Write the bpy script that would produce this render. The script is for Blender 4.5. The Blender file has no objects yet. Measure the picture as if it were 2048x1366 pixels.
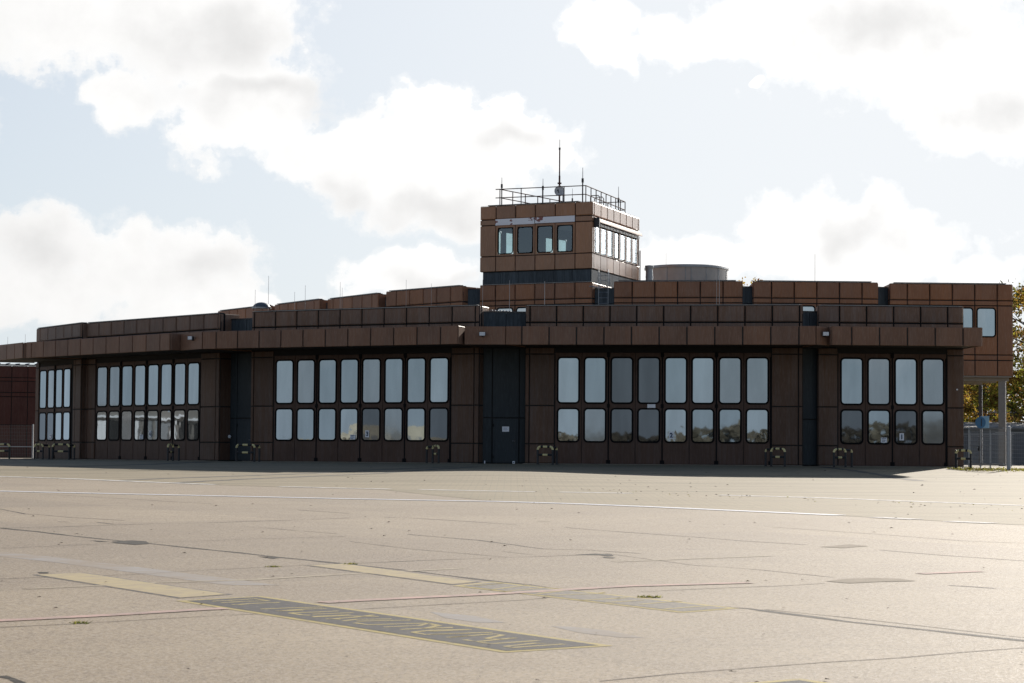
import bpy, bmesh, math, random
from mathutils import Vector, Matrix, noise
random.seed(7)
sc = bpy.context.scene
COL = sc.collection
R = math.radians
# markings on the apron: plan coordinates in metres
JOINTS = [[0.055,[[-8.454,37.902],[-7.636,36.759],[-6.288,34.645],[-5.372,33.428],[-4.073,31.568],[-3.018,30.006],[-2.002,28.599],[-1.136,27.311],[-0.114,25.569],[0.686,24.246],[1.403,22.987],[2.302,21.996],[2.421,21.768],[3.054,20.594],[3.623,19.782],[4.267,18.819]]],[0.02,[[2.441,21.949],[3.08,21.083],[3.687,20.133],[4.328,19.09]]],[0.03,[[-8.454,37.902],[-7.812,38.201],[-6.365,39.841],[-5.399,40.43],[-3.708,42.281],[-3.027,43.11]]],[0.03,[[-10.348,46.36],[-9.313,43.878],[-8.891,43.457],[-8.162,42.385],[-6.949,41.236]]],[0.02,[[-7.06,31.673],[-5.81,33.22],[-4.826,33.949],[-4.096,34.666],[-2.593,35.853]]],[0.025,[[-1.985,28.811],[-0.787,29.837],[-0.005,30.398],[1.014,31.128],[1.326,31.293]]],[0.02,[[-5.668,25.456],[-5.192,25.849],[-4.42,26.288],[-4.18,26.585],[-3.684,27.201],[-2.935,27.974],[-2.257,28.672]]],[0.025,[[-4.313,19.408],[-3.754,19.801],[-3.188,20.313],[-2.584,20.798],[-2.118,21.121]]],[0.022,[[-1.549,21.52],[-0.727,22.203],[0.149,22.931],[0.405,23.293]]],[0.02,[[1.369,24.169],[2.045,24.688],[2.973,25.253],[3.533,25.718]]],[0.02,[[0.616,15.622],[1.162,16.133],[1.735,16.574],[2.336,17.004],[2.955,17.38],[3.454,17.801],[4.148,18.298]]],[0.03,[[-1.643,36.674],[-0.497,34.959],[-0.179,34.188],[0.463,32.589],[1.055,32.404],[1.788,31.603]]],[0.02,[[-2.405,34.308],[-1.418,32.327],[-0.072,30.506]]],[0.02,[[-0.097,31.856],[0.259,31.151]]],[0.02,[[1.316,31.539],[2.295,29.023],[3.011,28.189],[3.795,26.775]]],[0.025,[[4.513,40.692],[6.214,37.739],[7.082,35.872],[7.994,35.231]]],[0.03,[[-2.406,43.467],[-1.906,43.32],[-0.941,42.102],[0.121,40.557]]],[0.03,[[0.943,39.681],[1.525,38.619],[3.011,36.388],[3.582,35.351],[4.445,34.271]]],[0.03,[[5.31,32.991],[5.919,31.778],[6.536,30.891],[6.887,30.359]]],[0.03,[[-11.647,56.518],[-9.155,53.519],[-7.958,51.97],[-6.529,50.243]]],[0.03,[[-4.382,47.021],[-3.185,45.339]]],[0.025,[[-4.585,39.138],[-4.12,38.631],[-3.453,37.62],[-2.756,36.67]]],[0.05,[[-8.018,40.497],[-7.781,40.325]]],[0.05,[[-7.295,40.412],[-6.896,39.645]]],[0.06,[[4.89,25.538],[5.088,25.359],[5.311,25.107]]],[0.05,[[-3.481,15.688],[-3.373,15.509],[-3.233,15.247]]]]
BLOTCH = [[[-5.871,33.647],[-5.656,34.125],[-5.391,33.865],[-5.221,33.163],[-5.374,32.859],[-5.704,33.236]],[[0.864,31.108],[1.162,31.456],[1.374,31.299],[1.399,30.937],[1.306,30.805],[1.216,31.094]],[[1.233,30.676],[1.407,30.522],[1.359,30.342],[1.244,30.443]],[[-6.251,34.037],[-5.885,33.645],[-6.028,33.623]],[[-3.334,30.197],[-3.007,29.893],[-3.061,29.658]],[[-5.501,26.661],[-5.367,26.63],[-5.331,26.452],[-5.427,26.441]]]
PATCH = [[3.591,26.058],[3.874,26.519],[4.197,26.731],[4.523,26.592],[4.642,26.216],[4.202,26.041],[3.818,25.749]]
PATCH2 = [[4.557,33.713],[5.118,34.515],[5.321,34.035],[4.844,33.404]]
WHITE = [[0.16,[[-13.376,58.737],[-11.651,57.826],[-7.619,56.064],[-3.825,54.406],[-0.252,53.2],[1.46,52.01],[3.066,50.384],[5.027,48.074],[6.648,46.196]]],[0.16,[[7.207,45.273],[7.873,44.289]]],[0.16,[[8.331,43.546],[9.002,42.756]]]]
WHITE2 = [[0.14,[[-17.154,75.286],[-13.795,72.352],[-10.881,68.937],[-8.616,66.581]]],[0.14,[[-6.554,64.909],[-4.476,63.614],[-3.338,63.148]]],[0.14,[[-2.499,62.867],[0.648,61.499]]],[0.14,[[1.319,61.437],[3.231,60.763]]],[0.14,[[5.463,59.748],[7.837,57.981],[9.527,55.996],[12.019,52.958]]]]
PAVER = [[-18.021,76.163],[-13.719,71.955],[-10.834,68.637],[-8.58,66.301],[-6.527,64.644],[-3.596,62.826],[-2.054,58.084],[-0.252,53.2],[1.455,51.839],[3.056,50.224],[5.012,47.928],[6.628,46.062],[7.851,44.165],[8.978,42.64],[9.94,41.409]]
YDASH = [[[-5.406,26.175],[-4.98,26.584],[-2.882,23.378],[-3.286,22.859]],[[-2.49,28.332],[-2.084,28.693],[-0.365,25.542],[-0.632,25.107]]]
BOX = [[[-3.278,22.465],[-2.518,23.172],[0.821,18.166],[-0.047,17.551]],[[-0.621,24.871],[-0.198,25.601],[2.211,22.048],[1.61,21.46]],[[1.415,15.433],[2.01,15.886],[2.804,14.622],[2.201,14.024]]]
THIN = [[0.05,[[-5.068,23.944],[-4.34,24.552]]],[0.05,[[-3.928,24.991],[-2.906,25.595],[-1.872,26.761],[-0.584,27.958]]],[0.05,[[1.317,29.547],[2.171,30.216],[3.538,31.218]]],[0.05,[[0.502,42.026],[0.708,42.287]]]]
RED = [[0.09,[[-4.53,19.988],[-3.69,20.644],[-2.892,21.395],[-2.68,21.562]]],[0.09,[[-1.828,22.349],[-1.578,22.598],[-0.105,23.73],[1.252,24.991],[2.69,25.709]]],[0.09,[[4.926,27.545],[5.765,28.121]]]]
BLUE = [[[-6.959,30.921],[-6.086,29.953],[-5.129,28.631],[-4.092,27.153],[-3.017,25.582],[-2.486,24.75],[-3.082,24.764],[-4.138,26.32],[-5.596,28.467],[-6.721,29.869]],[[-0.745,21.36],[-0.319,20.946],[-0.044,20.274],[-0.264,20.203],[-0.586,20.703]],[[0.349,19.951],[0.564,19.869],[0.851,19.503],[1.112,18.878],[0.908,18.906],[0.59,19.293]]]
STROKES = [[[-2.911,22.408],[-2.761,22.524],[-2.535,22.771],[-2.372,22.511],[-2.603,22.418]],[[-2.799,22.22],[-2.603,22.418]],[[-2.671,22.037],[-2.605,21.995],[-2.518,22.149],[-2.242,22.323]],[[-2.341,21.501],[-2.064,21.666],[-1.779,21.787]],[[-2.166,21.29],[-1.905,21.542],[-1.727,21.605]],[[-2.166,21.29],[-1.929,21.402]],[[-2.029,21.079],[-1.802,21.189],[-1.597,21.342]],[[-2.029,21.079],[-1.895,20.872],[-1.814,20.837]],[[-1.782,20.711],[-1.459,20.912]],[[-1.642,20.471],[-1.508,20.441]],[[-1.805,20.95],[-1.442,21.159]],[[-1.779,20.652],[-1.516,20.803],[-1.187,20.747]],[[-1.609,20.457],[-1.406,20.642],[-1.239,20.914]],[[-1.476,20.263],[-1.364,20.437],[-1.239,20.448],[-1.054,20.506]],[[-1.36,20.072],[-1.232,19.885],[-0.724,20.086]],[[-1.35,20.233],[-0.882,20.397]],[[-1.084,19.665],[-0.783,19.845],[-0.711,20.088],[-0.608,19.86],[-0.738,19.542]],[[-0.926,19.451],[-0.739,19.58],[-0.487,19.639]],[[-0.816,19.202],[-0.697,18.995],[-0.337,19.132]],[[-0.816,19.202],[-0.659,19.399],[-0.344,19.5]],[[-0.509,18.73],[-0.334,18.918]],[[-0.694,19.915],[-0.617,19.843]],[[-0.683,19.607],[-0.485,19.7]],[[-0.672,19.309],[-0.327,19.486]],[[-0.662,19.02],[-0.146,19.242]],[[-0.505,18.751],[-0.26,18.981],[-0.125,19.099],[-0.059,18.997],[-0.192,18.672],[-0.064,18.614]],[[-0.367,18.556],[-0.264,18.396],[0.05,18.761],[-0.007,18.721]],[[-0.238,18.331],[-0.137,18.24],[0.239,18.536]],[[-0.037,18.021],[0.199,18.299],[0.434,18.252],[0.024,17.931],[-0.037,18.021]],[[-0.391,24.877],[-0.078,25.296]],[[-0.211,24.281],[0.187,25.066]],[[-0.073,24.057],[0.393,24.71],[0.562,24.482]],[[0.278,23.744],[0.591,24.244]],[[0.375,23.527],[0.882,23.805],[0.992,24.049]],[[0.72,22.905],[1.189,23.275]],[[0.933,22.611],[1.335,22.965]],[[1.273,22.438],[1.717,22.896]],[[1.471,21.861],[1.923,22.297]]]
TAR = [[0.5,[[13.335,97.879],[13.797,93.051],[13.993,86.697],[14.029,78.231]]],[0.5,[[-2.379,92.847],[-6.009,85.307],[-8.446,80.127]]],[0.5,[[-8.446,80.127],[-10.928,74.374],[-12.366,70.086]]],[0.5,[[-1.367,93.078],[-4.675,81.583],[-6.842,77.825],[-8.681,73.257],[-10.028,68.26]]],[0.5,[[-13.0,98.686],[-14.839,93.94],[-17.439,89.373]]]]
WEEDS = [[1.417,23.393],[-2.002,28.599],[-2.904,27.977],[-3.729,19.853]]
# exposure and sky levels
SUN_E, SKY_S, SKY_DUST, CLOUD, PALE, FILL_BANK, EXPO = 5.0, .05, .7, 21.5, 13.4, 4.0, .62


# ------------------------------------------------------------------ ground height
def gz(X, Y):
    if Y < -20: b = -1.64
    elif Y < 83: b = -1.39 + .0125 * Y
    elif Y < 99: b = -.3525 * (99 - Y) / 16
    else: b = 0.0
    return b + .14 * math.exp(-((X + .4) / 4.5) ** 2 - ((Y - 82) / 8) ** 2)

# ------------------------------------------------------------------ materials
def nm(name):
    m = bpy.data.materials.new(name); m.use_nodes = True
    nt = m.node_tree; nt.nodes.clear()
    out = nt.nodes.new('ShaderNodeOutputMaterial')
    return m, nt, out
class NT:
    def __init__(s, nt): s.nt = nt
    def n(s, t, **k):
        x = s.nt.nodes.new(t)
        for a, b in k.items(): setattr(x, a, b)
        return x
    def l(s, a, b): s.nt.links.new(a, b)
    def math(s, op, a, b=None, clamp=False):
        x = s.n('ShaderNodeMath', operation=op, use_clamp=clamp)
        for i, v in enumerate((a, b)):
            if v is None: continue
            if isinstance(v, (int, float)): x.inputs[i].default_value = v
            else: s.l(v, x.inputs[i])
        return x.outputs[0]
    def vmath(s, op, a, b=None):
        x = s.n('ShaderNodeVectorMath', operation=op)
        for i, v in enumerate((a, b)):
            if v is None: continue
            if isinstance(v, tuple): x.inputs[i].default_value = v
            else: s.l(v, x.inputs[i])
        return x
    def mix(s, fac, a, b, blend='MIX'):
        x = s.n('ShaderNodeMix', data_type='RGBA', blend_type=blend)
        for i, v in ((0, fac), (6, a), (7, b)):
            if isinstance(v, (int, float)): x.inputs[i].default_value = v
            elif isinstance(v, tuple): x.inputs[i].default_value = (*v[:3], 1)
            else: s.l(v, x.inputs[i])
        return x.outputs[2]
    def ramp(s, f, stops):
        x = s.n('ShaderNodeValToRGB'); s.l(f, x.inputs[0])
        e = x.color_ramp.elements
        while len(e) < len(stops): e.new(.5)
        for i, (p, c) in enumerate(stops):
            e[i].position = p; e[i].color = (*c, 1) if isinstance(c, tuple) else (c, c, c, 1)
        return x.outputs[0]
    def noise(s, vec, scale, detail=4, rough=.55):
        x = s.n('ShaderNodeTexNoise'); x.inputs['Scale'].default_value = scale
        x.inputs['Detail'].default_value = detail; x.inputs['Roughness'].default_value = rough
        if vec is not None: s.l(vec, x.inputs['Vector'])
        return x.outputs[0]
    def pos(s, scale=(1, 1, 1)):
        g = s.n('ShaderNodeNewGeometry')
        return s.vmath('MULTIPLY', g.outputs['Position'], scale).outputs[0]
def simple(name, col, rough=.5, metal=0.0, spec=.5, var=0.0, vscale=6.0):
    m, nt, out = nm(name); t = NT(nt)
    b = t.n('ShaderNodeBsdfPrincipled')
    b.inputs['Base Color'].default_value = (*col, 1)
    b.inputs['Roughness'].default_value = rough; b.inputs['Metallic'].default_value = metal
    b.inputs['Specular IOR Level'].default_value = spec
    if var:
        f = t.noise(t.pos(), vscale, 5)
        c = t.mix(f, tuple(x * (1 - var) for x in col), tuple(min(1, x * (1 + var)) for x in col))
        t.l(c, b.inputs['Base Color'])
    t.l(b.outputs[0], out.inputs[0])
    return m
def panel_mat(name, col, dirt, rough=.42, streak=.5, warp=.012, spec=.18):
    """enamelled metal sheet: each sheet its own shade, vertical rain streaks, faint oil-canning"""
    m, nt, out = nm(name); t = NT(nt)
    g = t.n('ShaderNodeNewGeometry')
    rnd = g.outputs['Random Per Island']
    st = t.noise(t.pos((7, 7, .35)), 1.0, 5, .65)
    st2 = t.noise(t.pos((1.3, 1.3, .5)), 1.0, 3)
    fine = t.noise(t.pos((28, 28, 3)), 1.0, 3)
    k = t.math('MULTIPLY', t.ramp(st, [(.42, 0.0), (.64, 1.0)]), streak)
    c = t.mix(k, col, dirt)
    c = t.mix(t.math('MULTIPLY', t.ramp(st2, [(.42, 0.0), (.62, 1.0)]), .5), c, tuple(x * .72 for x in col))
    c = t.mix(t.math('MULTIPLY', t.ramp(fine, [(.50, 0.0), (.70, 1.0)]), .28), c, tuple(min(1, x * 1.7) for x in dirt))
    hv = t.n('ShaderNodeHueSaturation'); t.l(c, hv.inputs['Color'])
    t.l(t.math('ADD', t.math('MULTIPLY', rnd, .22), .89), hv.inputs['Value'])
    t.l(t.math('ADD', t.math('MULTIPLY', rnd, .09), .96), hv.inputs['Saturation'])
    b = t.n('ShaderNodeBsdfPrincipled')
    t.l(hv.outputs[0], b.inputs['Base Color'])
    t.l(t.math('ADD', t.math('MULTIPLY', st, .25), rough - .1), b.inputs['Roughness'])
    b.inputs['Specular IOR Level'].default_value = spec
    bp = t.n('ShaderNodeBump'); bp.inputs['Strength'].default_value = .35; bp.inputs['Distance'].default_value = warp
    t.l(t.noise(t.pos((.9, .9, .9)), 1.0, 2), bp.inputs['Height']); t.l(bp.outputs[0], b.inputs['Normal'])
    t.l(b.outputs[0], out.inputs[0])
    return m
def glass_mat(name, refl, tint=(.8, .9, .95), body=(.012, .015, .016), rough=.015, wave=.0015):
    """tinted pane in front of a dark hall"""
    m, nt, out = nm(name); t = NT(nt)
    gl = t.n('ShaderNodeBsdfGlossy'); gl.inputs['Color'].default_value = (*tint, 1); gl.inputs['Roughness'].default_value = rough
    df = t.n('ShaderNodeBsdfDiffuse'); df.inputs['Color'].default_value = (*body, 1)
    lw = t.n('ShaderNodeLayerWeight'); lw.inputs[0].default_value = .5
    f = t.math('ADD', t.math('MULTIPLY', t.math('POWER', lw.outputs['Facing'], 4.0), .85), refl + .035, True)
    film = t.noise(t.pos((1.6, 1.6, .35)), 1.0, 4, .6)
    f = t.math('MULTIPLY', f, t.ramp(film, [(.30, .90), (.70, 1.08)]), True)
    t.l(t.mix(t.ramp(film, [(.45, 0.0), (.75, 1.0)]), tuple(body), tuple(min(1, x * 2 + .004) for x in body)), df.inputs['Color'])
    bp = t.n('ShaderNodeBump'); bp.inputs['Strength'].default_value = .5; bp.inputs['Distance'].default_value = wave
    t.l(t.noise(t.pos((1.1, 1.1, .8)), 1.0, 2), bp.inputs['Height']); t.l(bp.outputs[0], gl.inputs['Normal'])
    mx = t.n('ShaderNodeMixShader'); t.l(f, mx.inputs[0]); t.l(df.outputs[0], mx.inputs[1]); t.l(gl.outputs[0], mx.inputs[2])
    t.l(mx.outputs[0], out.inputs[0])
    return m
def clear_glass(name, trans=(.62, .74, .74), refl=.12):
    m, nt, out = nm(name); t = NT(nt)
    tr = t.n('ShaderNodeBsdfTransparent'); tr.inputs[0].default_value = (*trans, 1)
    gl = t.n('ShaderNodeBsdfGlossy'); gl.inputs['Roughness'].default_value = .01; gl.inputs['Color'].default_value = (.85, .93, 1, 1)
    lw = t.n('ShaderNodeLayerWeight'); lw.inputs[0].default_value = .5
    mx = t.n('ShaderNodeMixShader'); t.l(t.math('ADD', t.math('MULTIPLY', t.math('POWER', lw.outputs['Facing'], 3.0), .85), refl, True), mx.inputs[0])
    t.l(tr.outputs[0], mx.inputs[1]); t.l(gl.outputs[0], mx.inputs[2]); t.l(mx.outputs[0], out.inputs[0])
    return m

M = {}
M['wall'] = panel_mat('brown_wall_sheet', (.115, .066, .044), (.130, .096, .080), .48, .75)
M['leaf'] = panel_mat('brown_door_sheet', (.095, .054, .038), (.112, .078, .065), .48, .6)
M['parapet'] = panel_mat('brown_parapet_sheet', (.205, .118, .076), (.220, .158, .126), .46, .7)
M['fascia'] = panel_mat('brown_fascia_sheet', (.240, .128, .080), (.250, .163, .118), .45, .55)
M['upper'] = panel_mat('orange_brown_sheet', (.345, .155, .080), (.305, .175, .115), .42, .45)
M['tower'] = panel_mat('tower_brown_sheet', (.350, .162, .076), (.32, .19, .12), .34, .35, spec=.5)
M['annex'] = panel_mat('red_brown_sheet', (.100, .034, .025), (.105, .055, .042), .47, .5)
M['recess'] = panel_mat('slate_blue_sheet', (.040, .050, .057), (.085, .104, .116), .45, .8)
M['recess_dark'] = panel_mat('slate_dark_sheet', (.034, .042, .047), (.045, .055, .062), .45, .6)
M['black'] = simple('black_joint', (.007, .007, .008), .8, 0, .15)
M['rubber'] = simple('black_rubber', (.004, .004, .005), .7, 0, .1)
M['coping'] = simple('dark_coping', (.035, .035, .038), .4, .3)
M['trim'] = simple('bare_metal_trim', (.42, .40, .38), .35, .8)
M['soffit'] = simple('dark_soffit', (.030, .027, .025), .7, var=.3)
M['roof'] = simple('gravel_roof', (.22, .21, .19), .9, var=.35, vscale=14)
M['core'] = simple('dark_core', (.016, .015, .015), .8)
M['glass_a'] = glass_mat('door_glass', .28, (.76, .88, .97))
M['glass_b'] = glass_mat('door_glass_grey', .10, (.70, .76, .84))
M['glass_c'] = glass_mat('door_glass_worn', .34, (.78, .88, .96), wave=.004)
M['glass_d'] = glass_mat('door_glass_dusty', .25, (.80, .88, .95), (.030, .034, .036), .05, .003)
M['glass_up'] = glass_mat('upper_glass', .36, (.82, .93, 1.0))
M['clear'] = clear_glass('tower_glass')
M['room'] = simple('tower_room', (.20, .21, .22), .8)
M['white'] = simple('white_paper', (.88, .89, .92), .6)
M['ink'] = simple('print_ink', (.02, .05, .10), .6)
M['greytext'] = simple('grey_print', (.25, .27, .34), .6)
M['galv'] = simple('galvanised_steel', (.34, .35, .36), .5, .35, var=.25, vscale=9)
M['steel'] = simple('weathered_steel', (.30, .31, .32), .45, .6, var=.2)
M['dish'] = simple('grey_dish', (.52, .53, .54), .6)
M['rail'] = simple('red_brown_rail', (.075, .034, .030), .85, 0, .1)
M['whip'] = simple('pale_antenna_whip', (.45, .42, .40), .5)
M['darkmetal'] = simple('dark_metal', (.025, .025, .028), .45, .3)
M['yellow'] = simple('yellow_band', (.74, .63, .30), .5, var=.25, vscale=20)
M['blackpaint'] = simple('black_band', (.016, .016, .018), .5)
M['lampglass'] = simple('lamp_glass', (.62, .64, .66), .15)
M['tank'] = simple('grey_tank_sheet', (.42, .385, .35), .6, var=.18, vscale=3)
M['concrete'] = simple('concrete_column', (.30, .28, .26), .8, var=.2, vscale=8)
M['steel_dark'] = simple('dull_wire', (.12, .12, .125), .7)
M['steel_grey'] = simple('grey_painted_steel', (.09, .085, .095), .6)
M['ceil'] = simple('pale_soffit_board', (.27, .24, .21), .7, var=.15)
M['blue'] = simple('sign_blue', (.035, .16, .32), .4)
M['lightblue'] = simple('sign_pale_blue', (.25, .46, .62), .4)
M['banner'] = None
M['fencegrey'] = simple('grey_board', (.16, .165, .17), .7, var=.25, vscale=5)
M['bark'] = simple('bark', (.055, .045, .038), .9, var=.4, vscale=12)
M['dome'] = simple('skylight_dome', (.10, .115, .125), .45)
# peeling silver strip on the tower
m, nt, out = nm('peeling_silver_strip'); t = NT(nt)
f = t.noise(t.pos((1.1, 1.1, 2.0)), 1.0, 4)
c = t.mix(t.ramp(f, [(.60, 0.0), (.615, 1.0)]), (.66, .65, .68), (.20, .075, .07))
b = t.n('ShaderNodeBsdfPrincipled'); t.l(c, b.inputs['Base Color']); b.inputs['Roughness'].default_value = .38; b.inputs['Metallic'].default_value = .35
t.l(b.outputs[0], out.inputs[0]); M['banner'] = m

# ------------------------------------------------------------------ mesh builder
class MB:
    def __init__(s): s.v = []; s.f = []; s.m = []; s.mats = []
    def mi(s, mat):
        if mat not in s.mats: s.mats.append(mat)
        return s.mats.index(mat)
    def poly(s, pts, mat):
        k = len(s.v); s.v += [tuple(p) for p in pts]; s.f.append(tuple(range(k, k + len(pts)))); s.m.append(s.mi(mat))
    def raw(s, vs, fs, mat):
        k = len(s.v); s.v += [tuple(p) for p in vs]; i = s.mi(mat)
        for f in fs: s.f.append(tuple(k + j for j in f)); s.m.append(i)
    def prism(s, base, z0, z1, mat, topmat=None):
        """base: ccw plan polygon [(x,y)]"""
        n = len(base); k = len(s.v)
        s.v += [(x, y, z0) for x, y in base] + [(x, y, z1) for x, y in base]
        i = s.mi(mat); j = s.mi(topmat or mat)
        s.f.append(tuple(k + q for q in reversed(range(n)))); s.m.append(i)
        s.f.append(tuple(k + n + q for q in range(n))); s.m.append(j)
        for q in range(n):
            r = (q + 1) % n
            s.f.append((k + q, k + r, k + n + r, k + n + q)); s.m.append(i)
    def box(s, F, u0, u1, v0, v1, z0, z1, mat, bev=0.0):
        """box in frame F, optionally with the front (v1) edges chamfered by bev"""
        w = F.w
        if bev:
            b = bev
            vs = [w(u0, v0, z0), w(u1, v0, z0), w(u1, v0, z1), w(u0, v0, z1),
                  w(u0, v1 - b, z0), w(u1, v1 - b, z0), w(u1, v1 - b, z1), w(u0, v1 - b, z1),
                  w(u0 + b, v1, z0 + b), w(u1 - b, v1, z0 + b), w(u1 - b, v1, z1 - b), w(u0 + b, v1, z1 - b)]
            fs = [(3, 2, 1, 0), (8, 9, 10, 11), (4, 5, 9, 8), (5, 6, 10, 9), (6, 7, 11, 10), (7, 4, 8, 11),
                  (0, 1, 5, 4), (1, 2, 6, 5), (2, 3, 7, 6), (3, 0, 4, 7)]
        else:
            vs = [w(u0, v0, z0), w(u1, v0, z0), w(u1, v0, z1), w(u0, v0, z1), w(u0, v1, z0), w(u1, v1, z0), w(u1, v1, z1), w(u0, v1, z1)]
            fs = [(3, 2, 1, 0), (4, 5, 6, 7), (0, 1, 5, 4), (1, 2, 6, 5), (2, 3, 7, 6), (3, 0, 4, 7)]
        s.raw(vs, fs, mat)
    def tube(s, pts, r, mat, n=8, r1=None, caps=True):
        pts = [Vector(p) for p in pts]; k = len(s.v); i = s.mi(mat); L = len(pts)
        for q, p in enumerate(pts):
            d = (pts[min(q + 1, L - 1)] - pts[max(q - 1, 0)]).normalized()
            a = d.cross(Vector((0, 0, 1)))
            if a.length < .05: a = d.cross(Vector((1, 0, 0)))
            a.normalize(); b = d.cross(a)
            rr = r if r1 is None else r + (r1 - r) * q / max(1, L - 1)
            for j in range(n):
                an = 2 * math.pi * j / n
                s.v.append(tuple(p + a * (rr * math.cos(an)) + b * (rr * math.sin(an))))
        for q in range(L - 1):
            for j in range(n):
                j2 = (j + 1) % n
                s.f.append((k + q * n + j, k + q * n + j2, k + (q + 1) * n + j2, k + (q + 1) * n + j)); s.m.append(i)
        if caps:
            s.f.append(tuple(k + j for j in reversed(range(n)))); s.m.append(i)
            s.f.append(tuple(k + (L - 1) * n + j for j in range(n))); s.m.append(i)
    def lathe(s, prof, mat, n=32, c=(0, 0)):
        k = len(s.v); i = s.mi(mat)
        for r, z in prof:
            for j in range(n):
                a = 2 * math.pi * j / n; s.v.append((c[0] + r * math.cos(a), c[1] + r * math.sin(a), z))
        for q in range(len(prof) - 1):
            for j in range(n):
                j2 = (j + 1) % n
                s.f.append((k + q * n + j, k + q * n + j2, k + (q + 1) * n + j2, k + (q + 1) * n + j)); s.m.append(i)
        s.f.append(tuple(k + j for j in reversed(range(n)))); s.m.append(i)
        s.f.append(tuple(k + (len(prof) - 1) * n + j for j in range(n))); s.m.append(i)
    def build(s, name, parent=None, loc=None, smooth=False, rotz=0.0):
        """verts are given in world space (or local, when loc is None and parent is an un-moved thing)"""
        o = Vector(loc) if loc is not None else (parent_world(parent) if parent else Vector((0, 0, 0)))
        me = bpy.data.meshes.new(name)
        me.from_pydata([tuple(Vector(v) - o) for v in s.v], [], s.f)
        for mt in s.mats: me.materials.append(mt)
        me.polygons.foreach_set('material_index', s.m)
        if smooth: me.polygons.foreach_set('use_smooth', [True] * len(me.polygons))
        me.update()
        ob = bpy.data.objects.new(name, me); COL.objects.link(ob)
        if parent:
            ob.parent = parent
            ob.location = o - parent_world(parent)
        else: ob.location = o
        return ob
def parent_world(p):
    v = Vector(p.location)
    while p.parent: p = p.parent; v += p.location
    return v
def tag(o, label=None, cat=None, group=None, kind=None):
    for k, v in (('label', label), ('category', cat), ('group', group), ('kind', kind)):
        if v: o[k] = v
    return o
def empty(name, loc, label, cat, group=None, rotz=0.0):
    o = bpy.data.objects.new(name, None); COL.objects.link(o); o.location = loc; o.rotation_euler = (0, 0, rotz)
    o.empty_display_size = .2
    return tag(o, label, cat, group)
def copy_tree(o, parent=None):
    c = o.copy(); COL.objects.link(c)
    if parent: c.parent = parent
    for ch in list(o.children): copy_tree(ch, c)
    return c
class Fr:
    """plan frame of a facade: u to the right along it, v outwards (towards the apron), z up"""
    def __init__(s, P, deg):
        s.P = Vector((P[0], P[1])); s.deg = deg; a = R(deg)
        s.e = Vector((math.cos(a), math.sin(a))); s.n = Vector((math.sin(a), -math.cos(a)))
    def w(s, u, v, z): p = s.P + s.e * u + s.n * v; return (p.x, p.y, z)
    def xy(s, u, v): p = s.P + s.e * u + s.n * v; return (p.x, p.y)
def rrect(cx, cz, w, h, r, n=5):
    pts = []
    for sx, sz, a0 in ((1, -1, -90), (1, 1, 0), (-1, 1, 90), (-1, -1, 180)):
        ox, oz = cx + sx * (w / 2 - r), cz + sz * (h / 2 - r)
        for i in range(n + 1):
            a = R(a0 + 90 * i / n); pts.append((ox + r * math.cos(a), oz + r * math.sin(a)))
    return pts
def gasket(mb, F, cx, cz, w, h, r, v, mat, width=.075, t=.022):
    a = rrect(cx, cz, w, h, r); b = rrect(cx, cz, w + 2 * width, h + 2 * width, r + width); n = len(a)
    vs = [F.w(x, v + t, z) for x, z in a] + [F.w(x, v + t, z) for x, z in b] + [F.w(x, v - .002, z) for x, z in a] + [F.w(x, v - .002, z) for x, z in b]
    fs = []
    for i in range(n):
        j = (i + 1) % n
        fs += [(i, n + i, n + j, j), (n + i, 3 * n + i, 3 * n + j, n + j), (2 * n + i, i, j, 2 * n + j)]
    mb.raw(vs, fs, mat)
def pane(mb, F, cx, cz, w, h, r, v, mat, tilt=(0, 0)):
    mb.poly([F.w(x, v + tilt[0] * (x - cx) + tilt[1] * (z - cz), z) for x, z in rrect(cx, cz, w + .02, h + .02, r)], mat)

# ------------------------------------------------------------------ facade frames (metres; 0 = foot of the building)
SEC = {'A': ((16.804, 100.68), 1.59), 'B': ((6.685, 101.311), -8.41), 'C': ((-6.993, 105.196), -28.41),
       'D': ((-18.292, 114.176), -48.41), 'E': ((-24.365, 121.594), -58.41)}
FR = {k: Fr(*v) for k, v in SEC.items()}
WALL = {'A': (-3.30, 3.17), 'B': (-6.16, 6.19), 'C': (-6.11, 6.27), 'D': (-5.86, 6.43), 'E': (-2.93, 3.85)}
RAD = {'A': (-3.4, 6.6), 'B': (-18.4, -3.4), 'C': (-38.4, -18.4), 'D': (-53.4, -38.4), 'E': (-63.4, -53.4)}   # facing of the side walls
def back(psi, d): a = R(psi); return Vector((-math.sin(a) * d, math.cos(a) * d))
ROOFZ, DEPTH = 6.70, 20.0

station = empty('fire_station', (0, 105, 0), 'long brown panelled fire station with curved front of folding doors and square lookout tower', 'building')

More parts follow.
